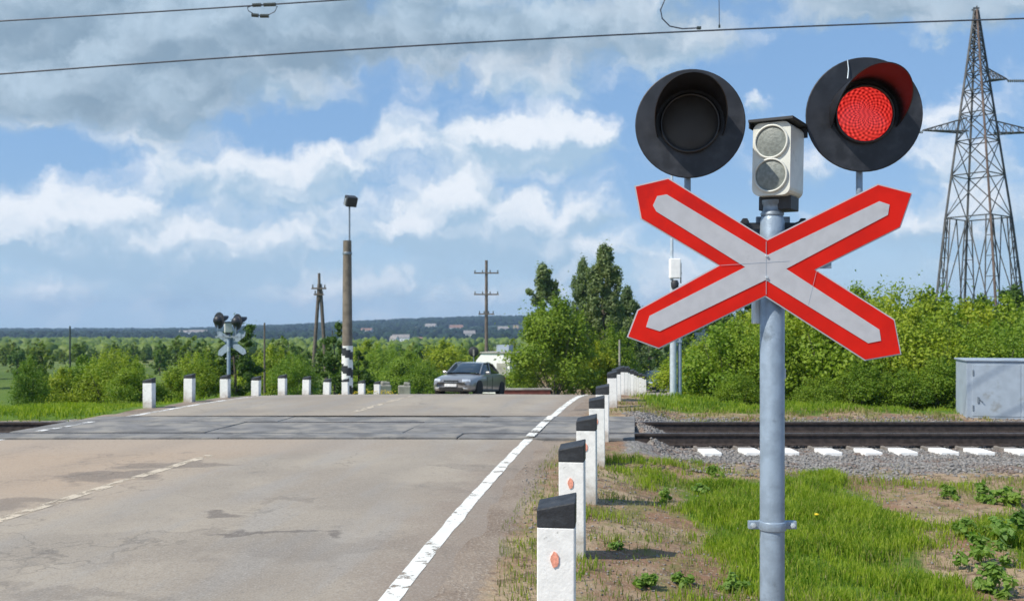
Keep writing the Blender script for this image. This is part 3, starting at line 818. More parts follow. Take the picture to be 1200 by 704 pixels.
blades('grass', 90000, (-.1, 6.5), (3.9, 12.5), .08, .006, lambda x, y: .40 * (1 - masks(x, y)[1]) * (x > road_r(y) + .42), 12, M['grassdry'], 'thin dry yellowish grass on the bare verge by the posts')
blades('grass', 26000, (.8, 4.2), (4.2, 11.2), .20, .006, lambda x, y: .35 * in_green(x, y), 19, M['grassdry'], 'dry seed stalks standing up in the green grass patch')
blades('grass', 9000, (.0, 1.4), (4.6, 9.0), .09, .008, lambda x, y: .5 * np.exp(-((x - road_r(y) - .75) / .22) ** 2) * fbm(x * 3, y * 3), 13, M['grass'], 'green tufts at the feet of the nearest posts')
def acc_right(x, y): return masks(x, y)[0] * (y > 18.2) * (x > road_r(y) + 1.2)
blades('grass', 70000, (2.5, 18), (18.6, 27), .15, .02, acc_right, 14, M['grass'], 'rough grass beyond the track at the foot of the right hand bushes')
blades('grass', 120000, (-30, -6.5), (17.0, 34), .16, .022, lambda x, y: masks(x, y)[0] * (x < road_r(y) - ROADW - 1.0), 15, M['grass'], 'bright green grass bank left of the road beyond the track')
blades('grass', 9000, (1.6, 9), (17.3, 19.5), .12, .02, lambda x, y: .5 + 0 * x, 16, M['grassdry'], 'dry sparse grass strip between the track and the bushes')
# dandelion heads
def dots(name, pts, r, label, cat):
    mb = MB()
    for (x, y, h_) in pts:
        z = hz(x, y)
        mb.tube((x, y, z), (x, y, z + h_), .003, n=4)
        mb.lathe([(0, -.006), (r, 0), (r * .9, .006), (0, .012)], (x, y, z + h_), 8, 1, 'Z')
    o = mb.build(name, [M['grass'], M['yellow']])
    return tag(o, label, cat, kind='stuff')
dots('yellow_flowers', [(-5.6 + random.uniform(0, 1.5), 31 + random.uniform(-1.0, 3), random.uniform(.05, .2)) for _ in range(120)], .03, 'low yellow flowers in the grass past the last left hand posts', 'flowers')
dd_ = thing('dandelion', (2.62, 8.1, hz(2.62, 8.1)), 'single yellow dandelion in the green grass right of the signal pole', 'flower')
mb = MB(); mb.tube((0, 0, 0), (.01, 0, .15), .003, n=5); mb.build('stem', M['grass'], dd_)
mb = MB(); mb.lathe([(0, -.008), (.022, 0), (.02, .008), (0, .014)], (.01, 0, .155), 10, 0, 'Z'); mb.build('flower_head', M['yellow'], dd_)

# ------------------------------------------------------------------ foliage
def leaf_cloud(name, clumps, n, size, seed, m, parent=None, flat=.5):
    """n leaf quads spread over a list of ellipsoid clumps (cx,cy,cz,rx,ry,rz)"""
    r = np.random.default_rng(seed)
    cl = np.array(clumps)
    wgt = (cl[:, 3] * cl[:, 4] + cl[:, 3] * cl[:, 5] + cl[:, 4] * cl[:, 5]); wgt /= wgt.sum()
    ci = r.choice(len(cl), n, p=wgt)
    d = r.normal(size=(n, 3)); d /= np.linalg.norm(d, axis=1)[:, None]
    rad = np.where(r.random(n) < .72, r.random(n) ** .45 * r.uniform(.8, 1.1, n), np.abs(r.normal(0, .75, n)) + .2)
    P = cl[ci, :3] + d * rad[:, None] * cl[ci, 3:6]
    nrm = d * .7 + r.normal(size=(n, 3)) * .6 + np.array([0, 0, flat]); nrm /= np.linalg.norm(nrm, axis=1)[:, None]
    a = r.normal(size=(n, 3)); t = np.cross(nrm, a); t /= np.linalg.norm(t, axis=1)[:, None]
    b = np.cross(nrm, t)
    s = size * r.uniform(.6, 1.3, n)[:, None]
    V = np.stack([P - t * s * .6, P - b * s * .36, P + t * s * .6 + nrm * s * .1, P + b * s * .36], 1)
    F = np.arange(n * 4).reshape(n, 4)
    return np_mesh(name, V.reshape(-1, 3), F, m, parent, quads=True)

def limbs(mb, h, spread, r0, n, rnd, lean=(0, 0), start=.25):
    """tapered trunk with limbs"""
    pts = []
    for i in range(6):
        t = i / 5
        pts.append((lean[0] * t * h + rnd.uniform(-.03, .03) * h * t, lean[1] * t * h + rnd.uniform(-.03, .03) * h * t, h * t * .92))
    mb.path(pts, [r0 * (1 - .8 * i / 5) for i in range(6)], 8)
    ends = []
    for i in range(n):
        t = start + (1 - start) * (i + rnd.random()) / n * .9
        b = Vector(pts[min(5, int(t * 5))]); a = rnd.uniform(0, 6.28)
        L_ = spread * rnd.uniform(.5, 1) * (1 - .45 * t)
        e = b + Vector((math.cos(a) * L_, math.sin(a) * L_, L_ * rnd.uniform(.35, 1.0)))
        mid = (b + e) / 2 + Vector((0, 0, -.08 * L_))
        mb.path([b, mid, e], [r0 * .4 * (1 - t * .5), r0 * .25 * (1 - t * .5), r0 * .08], 5)
        ends.append(e)
    return ends

def make_bush(label, w, h, n, size, seed, m, group, base=0.0, name='bush', cat='bush'):
    rnd = random.Random(seed)
    t = thing(name, (0, 0, 0), label, cat, group)
    mb = MB()
    for i in range(7):
        a = rnd.uniform(0, 6.28); L_ = rnd.uniform(.5, .8) * h
        mb.path([(0.06 * math.cos(a), .06 * math.sin(a), -.1), (.22 * w * math.cos(a), .22 * w * math.sin(a), L_ * .5), (.36 * w * math.cos(a), .36 * w * math.sin(a), L_)], [.035, .022, .008], 5)
    mb.build('stems', M['bark'], t)
    cl = []
    for i in range(34):
        a = rnd.uniform(0, 6.28); rr = (rnd.random() ** .6) * w * .42
        zt = h * (.92 - .55 * (rr / (w * .5)) ** 2)
        z = rnd.uniform(base * h + .12 * h, zt) if i < 20 else zt * rnd.uniform(.85, 1.03)
        s = rnd.uniform(.11, .24) * w
        cl.append((rr * math.cos(a), rr * math.sin(a), z - s * .3, s, s, s * rnd.uniform(.6, 1.0)))
    # thin shoots standing out of the outline
    for i in range(16):
        a = rnd.uniform(0, 6.28); rr = rnd.random() * w * .42
        cl.append((rr * math.cos(a), rr * math.sin(a), h * (.95 - .5 * (rr / (w * .5)) ** 2) + .04 * h, .05 * w, .05 * w, .13 * h))
    leaf_cloud('crown', cl, n, size, seed, m, t)
    return t

def make_tree(label, w, h, crown_base, n, size, seed, m, group, name='tree', trunk_r=.12, ncl=40, lean=(0, 0), shape='round'):
    rnd = random.Random(seed)
    t = thing(name, (0, 0, 0), label, 'tree', group)
    mb = MB()
    ends = limbs(mb, h, w * .45, trunk_r, 12, rnd, lean, .3)
    mb.build('trunk', M['bark'], t)
    cl = []
    for i in range(ncl):
        k = rnd.random()
        z = h * (crown_base + (1 - crown_base) * k)
        if shape == 'round': R_ = w * .5 * math.sqrt(max(.02, 1 - (2 * k - .8) ** 2 / 1.5))
        elif shape == 'spire': R_ = w * .52 * (1 - k) ** .55 * (1 + .25 * math.sin(k * 17 + seed)) + .02 * w
        else: R_ = w * .5 * (1 - .6 * k)
        a = rnd.uniform(0, 6.28); rr = R_ * rnd.uniform(.2, .95)
        s = w * rnd.uniform(.05, .12) * (1 - .35 * k)
        cl.append((rr * math.cos(a) + lean[0] * z, rr * math.sin(a) + lean[1] * z, z, s, s, s * (rnd.uniform(.7, 1.4) if shape == 'round' else rnd.uniform(1.4, 2.6))))
    for e in ends:
        s = w * .075
        cl.append((e.x, e.y, e.z, s, s, s))
    leaf_cloud('crown', cl, n, size, seed, m, t, .35)
    return t

def put(o, x, y, s=1.0, rz=None, sz=None, dz=-.05):
    o.location = (x, y, hz(x, y) + dz)
    o.rotation_euler = (0, 0, random.uniform(0, 6.28) if rz is None else rz)
    o.scale = (s, s, s if sz is None else sz)
    return o

# right-hand thicket
bushes = [make_bush('x', 3.2, 2.9, (15000, 12000, 15000, 17000)[i], (.085, .10, .085, .07)[i], 100 + i, M['leafA'] if i != 2 else M['leafB'], 'g') for i in range(4)]
used = [0] * 4
def place_bush(i, x, y, s, sz, label, group, rz=None):
    o = bushes[i] if not used[i] else copy_tree(bushes[i])
    used[i] = 1
    put(o, x, y, s, rz, sz)
    o['label'] = label; o['group'] = group
    return o
def bx(px, d): return (px - 600) / FPX * d
def hs(py, x, d, h0=2.9): return (EYE + (378 - py) / FPX * d - hz(x, d)) / h0
THR = 'bushes of the thicket right of the road'
front = [(822, 406, 27), (858, 380, 25), (895, 368, 24.5), (940, 354, 25), (985, 361, 23.5), (1030, 352, 25), (1075, 366, 23.5), (1112, 368, 25), (1160, 378, 24), (1205, 372, 25.5), (1255, 366, 24.5), (1310, 361, 26)]
for k_, (px, py, d) in enumerate(front):
    x = bx(px, d); s = hs(py, x, d)
    place_bush([0, 1, 3][k_ % 3], x, d, max(.85, s * .95), s, 'light green bushy shrub in the front row of the thicket right of the road', THR)
for k_, (px, py, d) in enumerate([(805, 423, 34), (840, 388, 33), (880, 368, 32), (925, 348, 31), (965, 340, 31), (1005, 342, 31), (1048, 338, 32), (1090, 346, 32), (1135, 358, 33), (1180, 354, 33), (1225, 350, 33), (1280, 346, 34)]):
    x = bx(px, d); s = hs(py, x, d)
    place_bush([1, 0, 3, 1][k_ % 4], x, d, s * .9, s, 'tall green shrub in the rear row of the thicket right of the road', 'rear bushes of the thicket right of the road')
for px, py, d in ((1010, 425, 21.9), (1060, 432, 21.7), (960, 440, 21.9), (868, 437, 23.0), (1105, 420, 21.8), (1190, 440, 22)):
    x = bx(px, d); s = hs(py, x, d)
    place_bush(2, x, d, s * 1.25, s, 'low dark green shrub at the front foot of the right hand thicket', 'low shrubs at the foot of the thicket')
# left-hand bushes
LG = 'bushes left of the road behind the posts'
left = [(-45, 441, 38, 0), (72, 433, 36, 0), (100, 421, 37, 1), (134, 409, 36, 3), (158, 425, 33, 0), (206, 433, 34, 1), (232, 413, 37, 3), (318, 409, 52, 0), (345, 417, 50, 3), (-80, 419, 40, 1)]
for px, py, d, i in left:
    x = bx(px, d); s = hs(py, x, d)
    place_bush(i, x, d, max(.6, s * 1.05), s, 'yellowish green bush in the hedge behind the left hand posts', LG)
o = place_bush(2, bx(34, 31), 31, hs(420, bx(34, 31), 31) * .62, hs(420, bx(34, 31), 31), 'round dark green bush standing alone at the far left', 'lone bush at the left')
dk = make_tree('dark leafy tree behind the distant crossing signal', 3.0, 5.0, .05, 14000, .13, 31, M['leafC'], None, 'tree', .1)
x = bx(276, 38); put(dk, x, 38, .82, 1.0, (EYE + 5 / FPX * 38 - hz(x, 38)) / 5)
dk2 = make_tree('dark bush directly behind the tall lamp pole', 2.4, 4.2, .03, 9000, .13, 33, M['leafC'], None, 'tree', .08)
x = bx(392, 44); put(dk2, x, 44, .95, 2.0, (EYE + 0 / FPX * 44 - hz(x, 44)) / 4.2)
x = bx(421, 40); o = copy_tree(dk2); put(o, x, 40, .75, 3.0, .55); o['label'] = 'small dark green bush right of the black and white pole base'; 
# middle group of trees
big = make_bush('broad rounded bright green bush tree beside the road past the car', 4.6, 5.0, 26000, .13, 41, M['leafB'], None, .02, 'bush_tree', 'tree')
x = bx(650, 46); put(big, x, 46, 1.0, .5, (EYE + 22 / FPX * 46 - hz(x, 46)) / 5.0 * 1.0)
wil = make_tree('narrow leaning willow rising behind the broad bush', 2.2, 7.2, .3, 15000, .12, 43, M['leafD'], None, 'tree', .12, 90, (-.08, 0), 'spire')
x = bx(652, 50); put(wil, x, 50, 1.25, 0, (EYE + 68 / FPX * 50 - hz(x, 50)) / 7.2)
pop = make_tree('tall grey green poplar with loose upright crown', 3.0, 8.0, .10, 30000, .125, 45, M['leafD'], None, 'tree', .16, 150, (0, 0), 'spire')
x = bx(708, 52); put(pop, x, 52, 1.15, 0, (EYE + 88 / FPX * 52 - hz(x, 52)) / 8.0)
x = bx(683, 55); o = copy_tree(pop); put(o, x, 55, .85, 2.2, (EYE + 72 / FPX * 55 - hz(x, 55)) / 8.0); o['label'] = 'slimmer grey green poplar just left of the tallest poplar'
x = bx(735, 56); o = copy_tree(pop); put(o, x, 56, .95, 4.0, (EYE + 40 / FPX * 56 - hz(x, 56)) / 8.0); o['label'] = 'shorter poplar just right of the tallest poplar'
x = bx(718, 50); place_bush(2, x, 50, 1.0, 1.25, 'dark green shrub under the poplars', 'shrubs under the poplars')
x = bx(700, 49); place_bush(1, x, 49, .8, .95, 'lighter green shrub under the poplars by the road', None)
rt = make_tree('x', 5.0, 7.5, .05, 15000, .2, 47, M['leafC'], 'g', 'tree', .16, 90)
first = True
for px, py, d in ((760, 372, 92), (790, 366, 120), (830, 352, 60), (870, 345, 62), (905, 350, 58), (750, 392, 78), (1150, 350, 60), (1185, 340, 58), (1230, 334, 58), (1085, 352, 62)):
    o = rt if first else copy_tree(rt); first = False
    x = bx(px, d); s = (EYE + (378 - py) / FPX * d - hz(x, d)) / 7.5
    put(o, x, d, s, None, s); o['label'] = 'dark green tree standing beyond the right hand thicket'; o['group'] = 'dark trees behind the thicket'
# shrubs near the car and left of it
for px, py, d, i, lab in ((500, 425, 60, 2, 'green shrub left of the grey car'), (478, 415, 70, 0, 'light green shrub far left of the car'), (520, 402, 75, 1, 'tall shrub behind the car bonnet'), (455, 405, 75, 3, 'bright bush right of the lamp pole'), (606, 430, 52, 2, 'dark shrub between the white building and the broad bush'), (545, 412, 85, 1, 'shrub behind the car roof'), (430, 402, 80, 0, 'yellow green bush just right of the striped pole')):
    x = bx(px, d); s = hs(py, x, d); o = place_bush(i, x, d, s * 1.2, s, lab, None)
    if 'group' in o: del o['group']
# valley trees
vt = [make_tree('x', 6.5, 8.0 + i, .03, 3200, .55, 60 + i, M['leafV'], 'g', 'valley_tree', .15, 34) for i in range(4)]
vu = [0] * 4
rr_ = random.Random(5)
cnt = 0
while cnt < 255:
    d = 85 * (700 / 85) ** rr_.random()
    px = rr_.uniform(-40, 660)
    x = bx(px, d)
    i = rr_.randrange(4)
    # leave gaps of meadow
    if fbm(np.array([x * .02 + 9]), np.array([d * .012]))[0] < .40 and d > 140: continue
    ztop = EYE + (378 - rr_.uniform(402, 418)) / FPX * d
    s = (ztop - hz(x, d)) / 8.5
    s = max(.22, min(s, 1.2))
    o = copy_tree(vt[i]) if vu[i] else vt[i]; vu[i] = 1
    put(o, x, d, s * 1.1, rr_.uniform(0, 6.28), s, -.1)
    o['label'] = 'hazy green tree scattered across the valley behind the crossing'
    o['group'] = 'scattered trees in the valley'
    cnt += 1

# far woods on the hills
def far_wood(name='far_wood', m='far', label='dark blue green forest covering the distant hills on the horizon', scrub=False):
    r = np.random.default_rng(22 if scrub else 21)
    t = (1 + 5 ** .5) / 2
    iv = np.array([(-1, t, 0), (1, t, 0), (-1, -t, 0), (1, -t, 0), (0, -1, t), (0, 1, t), (0, -1, -t), (0, 1, -t), (t, 0, -1), (t, 0, 1), (-t, 0, -1), (-t, 0, 1)]) / 1.9
    it = np.array([(0, 11, 5), (0, 5, 1), (0, 1, 7), (0, 7, 10), (0, 10, 11), (1, 5, 9), (5, 11, 4), (11, 10, 2), (10, 7, 6), (7, 1, 8), (3, 9, 4), (3, 4, 2), (3, 2, 6), (3, 6, 8), (3, 8, 9), (4, 9, 5), (2, 4, 11), (6, 2, 10), (8, 6, 7), (9, 8, 1)])
    n = 30000
    y = 950 + 1500 * r.random(n) ** .8
    u_ = r.uniform(-.75, .75, n); x = u_ * y
    keep = (fbm(x * .006, y * .006) > .42) | (y > 2150) | ((y > 1050) & (y < 1250) & (u_ < -.1))
    x, y, u_ = x[keep], y[keep], u_[keep]; n = len(x)
    if scrub:
        n = 9000; y = 210 * (1000 / 210) ** r.random(n); x = r.uniform(-.62, .15, n) * y
        keep = fbm(x * .012 + 5, y * .012) > .44
        x, y = x[keep], y[keep]; n = len(x)
    z = H(x, y)
    h_ = r.uniform(5, 11, n) if not scrub else r.uniform(1.2, 3.4, n) * (1 + y / 900)
    v = iv[None] * (1 + r.uniform(-.35, .35, (n, 12, 1))) * np.stack([h_ * .55, h_ * .55, h_ * .6], -1)[:, None]
    v = v + np.stack([x, y, z + h_ * .45], -1)[:, None]
    f = it[None] + (np.arange(n) * 12)[:, None, None]
    o = np_mesh(name, v.reshape(-1, 3), f.reshape(-1, 3), M[m])
    tag(o, label, 'scrub' if scrub else 'forest', kind='stuff')
far_wood()
far_wood('valley_scrub', 'leafV', 'hazy green scrub covering the valley floor below the hills', True)

# broad-leaved weeds in the verge
def weed(seed, n=70, r_=.12):
    rnd = random.Random(seed)
    mb = MB()
    for i in range(n):
        a = rnd.uniform(0, 6.28); L_ = r_ * rnd.uniform(.35, 1.15); up = rnd.uniform(.1, 1.7)
        d = Vector((math.cos(a), math.sin(a), 0)); s_ = Vector((-d.y, d.x, 0))
        b = d * .01 + Vector((rnd.uniform(-.05, .05), rnd.uniform(-.05, .05), 0)); m1 = d * L_ * .5 + Vector((0, 0, L_ * up * .7)); e = d * L_ + Vector((0, 0, L_ * up * .75 - .02))
        w = L_ * .15
        mb.add([b, m1 - s_ * w + Vector((0, 0, .01)), e, m1 + s_ * w + Vector((0, 0, .01)), m1], [(0, 4, 1), (0, 3, 4), (4, 2, 1), (4, 3, 2)], 0, True)
    return mb
wl = [(722, 655, .5, 'small leafy weed on dry soil right of the nearest post'), (762, 700, .8, 'leafy weed low in the picture left of the signal pole'), (802, 690, .7, 'leafy weed beside the foot of the signal pole'), (820, 575, .9, 'dark leafy weed on the verge left of the pole'), (835, 560, 1.0, 'grey green weed behind the pole collar height'),
      (1150, 660, 1.7, 'large leafy weed at the lower right corner'), (1190, 640, 1.9, 'largest weed at the right edge'), (1170, 690, 1.5, 'leafy weed below the largest weed'), (1135, 630, 1.2, 'weed on the brown soil right of the green patch'), (1150, 588, 1.3, 'weed in front of the ballast at right'), (1190, 592, 1.6, 'dark weed at right edge by the ballast'), (860, 690, .8, 'small weed just left of the pole base'), (780, 590, .8, 'small weed on the verge behind the second post'), (1115, 585, 1.0, 'small weed left of the ballast weeds')]
wm = None
for i, (px, py, s, lab) in enumerate(wl):
    d = (EYE + .14) * FPX / (py - 378); x = bx(px, d)
    t = thing('weed_plant', (x, d, hz(x, d)), lab, 'weed')
    rnd = random.Random(300 + i); cl = []
    for q in range(9):
        a = rnd.uniform(0, 6.28); rr0 = rnd.random() * .11 * s; zz0 = rnd.uniform(.03, .15) * s * (1 - rr0 / (.2 * s))
        cl.append((rr0 * math.cos(a), rr0 * math.sin(a), zz0, .035 * s, .035 * s, .03 * s))
    leaf_cloud('leaves', cl, 260, .045 * (s ** .5), 300 + i, M['leafW'], t, .9)
    mb = MB(); mb.tube((0, 0, -.02), (.01, .01, .05 * s), .006, .003, 5); mb.build('stem', M['leafW'], t)

# ------------------------------------------------------------------ striped posts
def make_post(h, w, reflector, name='post', cap=.15):
    t = thing(name, (0, 0, 0), 'x', 'post')
    mb = MB(); mb.box((0, 0, (h - cap) / 2 - .15), (w, w * .8, h - cap + .3)); mb.build('shaft', M['postwhite'], t, bevel=.006)
    a, b = w / 2 + .002, w * .4 + .002
    z0 = h - cap
    vs = [(-a, -b, z0), (a, -b, z0), (a, b, z0), (-a, b, z0), (-a, -b, h - .065), (a, -b, h - .025), (a, b, h), (-a, b, h - .04)]
    mb = MB(); mb.add(vs, [(0, 3, 2, 1), (4, 5, 6, 7), (0, 1, 5, 4), (1, 2, 6, 5), (2, 3, 7, 6), (3, 0, 4, 7)]); mb.build('black_cap', M['postblack'], t, bevel=.006)
    if reflector:
        mb = MB(); n = 14
        pts = [(.019 * math.cos(k * 6.283 / n) * (1 + .15 * math.sin(k * 2.1)), .038 * math.sin(k * 6.283 / n) * (1 + .1 * math.sin(k * 3.3))) for k in range(n)]
        mb.prism([(p[0], p[1]) for p in pts], -w * .4 - .006, -w * .4 + .002)
        o = mb.build('reflector', M['orange'], t); o.location = (-.005, 0, h - .30)
    return t
RG = 'striped posts right of the road before the track'
right_posts = [(652, 4.55, .82, 'nearest white post with black slanted cap, at the bottom of the picture'), (671, 6.75, .81, 'second nearest white post with black cap, just behind the nearest one'), (688, 8.75, .80, 'third white post with black cap counted from the camera'),
               (700, 11.0, .80, 'fourth white post with black cap counted from the camera'), (706, 13.1, .80, 'fifth white post with black cap, next to the track')]
for i, (px, d, h, lab) in enumerate(right_posts):
    t = make_post(h, .18, i < 4, 'striped_post')
    x = bx(px, d)
    t.location = (x, d, -.0); t.rotation_euler = (R(random.uniform(-1, 1)), R(random.uniform(-1.2, 1.2)), R(-9 + random.uniform(-3, 3)))
    t['label'] = lab; t['group'] = RG
pp = None
for k_ in range(11):
    d = 18.4 + 1.45 * k_
    x = bx(718, 18.4) + (d - 18.4) * .165 + .0012 * (d - 18.4) ** 2
    if pp is None: pp = make_post(.74, .18, False, 'striped_post'); o = pp
    else: o = copy_tree(pp)
    o.location = (x, d, float(prof(d)) - .02); o.rotation_euler = (R(random.uniform(-2, 2)), R(random.uniform(-2, 2)), R(-8))
    o['label'] = 'white post with black cap in the crowded row beyond the track, right of the road' if k_ else 'first white post of the crowded row beyond the track'
    o['group'] = 'posts in the row beyond the track'
pp = None
for k_, px in enumerate((175, 222, 264, 300, 331, 359, 383, 405, 424, 442)):
    d = 18.3 + 1.45 * k_
    x = bx(px, d)
    if pp is None: pp = make_post(.60, .19, False, 'striped_post', .11); o = pp
    else: o = copy_tree(pp)
    zt = EYE - ([442, 437, 438, 440, 438, 440, 443, 443, 445, 446][k_] - 378) / FPX * d
    o.location = (x, d, zt - .60); o.rotation_euler = (R(random.uniform(-1.5, 1.5)), R(random.uniform(-1.5, 1.5)), R(-8))
    o['label'] = ('leftmost', 'second from the left', 'third from the left', 'fourth from the left', 'fifth from the left', 'sixth from the left', 'seventh from the left', 'eighth from the left', 'ninth from the left', 'farthest right')[k_] + ' white post in the row along the left road edge'
    o['group'] = 'posts along the left edge of the road'

# ------------------------------------------------------------------ crossing signal
def make_signal():
    Y0 = 4.4
    X0 = bx(905, Y0)
    gz = hz(X0, Y0)
    t = thing('crossing_signal', (X0, Y0, gz), 'grey pole with red and white crossbuck and two black round signals, one lit red', 'railway signal')
    def loc(px, py, y=Y0):      # local coordinates of a picture point on the plane at depth y
        return Vector((bx(px, y) - X0, y - Y0, EYE + (378 - py) / FPX * y - gz))
    top = loc(905, 250).z
    mb = MB()
    mb.lathe([(.0565, -.2), (.0565, top - .04), (.050, top - .02), (.047, top - .01)], (0, 0, 0), 28, 0, 'Z')
    pole = mb.build('pole', M['galv'], t)
    mb = MB(); mb.lathe([(.052, top - .012), (.054, top - .0), (.047, top + .008), (.045, top + .035), (.05, top + .045), (.05, top + .06)], (0, 0, 0), 24, 0, 'Z'); mb.build('pole_neck', M['steel'], t)
    # collar
    cz = loc(905, 615).z
    mb = MB(); mb.lathe([(.0585, cz - .022), (.064, cz - .02), (.064, cz + .02), (.0585, cz + .022)], (0, 0, 0), 28, 0, 'Z')
    for s in (-1, 1):
        mb.box((s * .085, -.006, cz + .002), (.055, .008, .038)); mb.box((s * .085, .010, cz + .002), (.055, .008, .038))
    col = mb.build('collar', M['galv'], t, bevel=.003)
    mb = MB()
    for s in (-1, 1):
        mb.tube((s * .092, -.024, cz + .002), (s * .092, .026, cz + .002), .008, n=6); mb.tube((s * .092, -.020, cz + .002), (s * .092, -.010, cz + .002), .013, n=6)
    mb.build('bolt', M['silver'], col)
    # cross arm
    az_ = loc(905, 266).z
    mb = MB(); mb.box((.02, .075, az_), (1.0, .03, .05)); mb.box((.02, .062, az_), (.16, .016, .11))
    arm = mb.build('cross_arm', M['steel'], t, bevel=.003)
    for px in (873, 941):
        mb = MB(); p = loc(px, 260, Y0)
        mb.tube((p.x, -.01, p.z), (p.x, .10, p.z), .010, n=8); mb.tube((p.x, -.006, p.z), (p.x, .012, p.z), .019, n=6)
        mb.box((p.x * .6, .01, p.z - .018), (.09, .008, .03))
        mb.build('u_bolt', M['bkbox'], arm)
    # small junction boxes on the back of the pole
    p = loc(889, 362); mb = MB(); mb.box((p.x + .004, .05, p.z), (.035, .07, .14)); mb.build('junction_box', M['silver'], t, bevel=.006)
    p = loc(919, 438); mb = MB(); mb.box((p.x, .045, p.z), (.03, .05, .05)); mb.build('junction_box', M['silver'], t, bevel=.004)
    # crossbuck
    yb = Y0 - .085
    def P(l): return [(loc(a, b, yb).x, loc(a, b, yb).z) for a, b in l]
    outer = [(745, 219), (783, 210), (899, 282), (1029, 217), (1067.5, 227), (1054, 266), (954, 316), (1047, 375), (1054.5, 414), (1014, 421), (897, 346), (772, 407), (736.5, 394), (748, 364), (844, 311), (752, 256)]
    white = [(765, 241), (770, 230), (781, 228), (899, 299), (1030, 236), (1042, 240), (1040, 252), (921, 315), (1030, 386), (1032, 399), (1017, 402), (897, 328), (773, 388), (757, 383), (761, 370), (873, 313), (769, 248)]
    yl = yb - Y0
    cb = MB()
    oc = P(outer)
    cx_, cz_ = sum(a for a, b in oc) / len(oc), sum(b for a, b in oc) / len(oc)
    # rim first (2 mm proud of plate edge, pale)
    def grow(poly, g):
        n = len(poly); out = []
        for i in range(n):
            a, b, c = Vector(poly[i - 1]), Vector(poly[i]), Vector(poly[(i + 1) % n])
            e1 = (b - a).normalized(); e2 = (c - b).normalized()
            n1 = Vector((-e1.y, e1.x)); n2 = Vector((-e2.y, e2.x))
            m_ = (n1 + n2); m_ = m_ / max(.3, m_.length_squared / 2)
            out.append((b.x + m_.x * g, b.y + m_.y * g))
        return out
    big_ = grow(oc, .006)
    area = sum(oc[i - 1][0] * oc[i][1] - oc[i][0] * oc[i - 1][1] for i in range(len(oc)))
    if area > 0: big_ = grow(oc, -.006)
    cb.prism(big_, yl, yl + .004, 0, 1)
    cbo = cb.build('crossbuck', [M['signwhite'], M['galv']], t)
    mb = MB(); mb.prism(oc, yl - .0025, yl - .0002); mb.build('red_border', M['red'], cbo)
    mb = MB(); mb.prism(P(white), yl - .005, yl - .0027); mb.build('white_cross', M['signwhite'], cbo)
    # seams between the four plates
    mb = MB()
    a, b = P([(898, 283), (897, 345)]); mb.box(((a[0] + b[0]) / 2, yl - .0054, (a[1] + b[1]) / 2), (.0022, .0006, a[1] - b[1]))
    a, b = P([(844, 311), (925, 306)]); mb.box(((a[0] + b[0]) / 2, yl - .0054, (a[1] + b[1]) / 2), (b[0] - a[0], .0006, .0016), rot=Matrix.Rotation(-math.atan2(b[1] - a[1], b[0] - a[0]), 3, 'Y'))
    a, b = P([(957, 315), (947, 357)]); mb.box(((a[0] + b[0]) / 2, yl - .0054, (a[1] + b[1]) / 2), (.0014, .0006, .17), rot=Matrix.Rotation(.24, 3, 'Y'))
    mb.build('seam', M['cabinet'], cbo)
    mb = MB()
    for px, py in ((898, 300), (898, 325)):
        q_ = P([(px, py)])[0]; mb.tube((q_[0], yl - .012, q_[1]), (q_[0], yl, q_[1]), .006, n=6)
    mb.build('rivet', M['silver'], cbo)
    mb = MB(); mb.box((0, yl + .018, (loc(898, 312).z)), (.06, .028, .12)); mb.box((0, yl + .01, loc(898, 312).z), (.5, .012, .03)); mb.build('mounting_bracket', M['galv'], cbo)
    # round signal heads
    def head(px, py, rd, rl, yaw, lit, y):
        c = loc(px, py, y)
        e = bpy.data.objects.new('signal_head', None)      # replaced by a mesh below
        bpy.data.objects.remove(e)
        mb = MB()
        mb.lathe([(rd, 0), (rd, .004), (rl + .035, .006), (rl + .03, .06), (rl * .9, .15), (rl * .4, .18), (0, .18)], (0, 0, 0), 56)
        mb.lathe([(rd - .003, -.001), (rd + .004, -.003), (rd + .006, .002), (rd + .003, .008)], (0, 0, 0), 56)
        hd = mb.build('signal_head', M['black'], t)
        hd.location = c; hd.rotation_euler = (R(1), 0, R(yaw))
        # lens rim
        mb = MB(); mb.lathe([(rl + .012, -.001), (rl + .012, -.022), (rl + .001, -.026), (rl, -.004)], (0, 0, 0), 48); mb.build('lens_rim', M['hood'], hd)
        mb = MB(); mb.lathe([(rl, -.006), (rl * .85, -.013), (rl * .5, -.019), (0, -.021)], (0, 0, 0), 48); ln = mb.build('lens', M['led'] if lit else M['darklens'], hd)
        # hood: a shell round the upper part of the lens, long on top, cut away below
        mb = MB(); ro, ri = rl + .034, rl + .030
        n = 44; A = R(112)
        V = []
        for i in range(n + 1):
            th = -A + 2 * A * i / n
            a_ = abs(th)
            Ld = .315 * max(0, 1 - (a_ / A) ** 2.2) ** .9 + .006
            f_ = 1 + .02 * Ld / .315
            for rr0, yy in ((ro, -.002), (ro * f_, -Ld), (ri * f_, -Ld), (ri, -.002)):
                V.append((math.sin(th) * rr0, yy, math.cos(th) * rr0))
        F = []
        for i in range(n):
            for j in range(4):
                F.append((i * 4 + j, (i + 1) * 4 + j, (i + 1) * 4 + (j + 1) % 4, i * 4 + (j + 1) % 4))
        F += [(3, 2, 1, 0), tuple(n * 4 + j for j in range(4))]
        mb.add(V, F, 0, False)
        ho = mb.build('hood', M['hood'], hd)
        for p_ in ho.data.polygons: p_.use_smooth = False
        # stem down to the cross arm
        mb = MB(); mb.tube((c.x, .06, az_ - .02), (c.x, .06, c.z - rd * .55), .0155, n=14)
        mb.box((c.x, .07, az_), (.05, .03, .06)); mb.build('stem', M['galv'], t)
        return hd
    head(808.5, 145, .249, .128, -9, False, Y0)
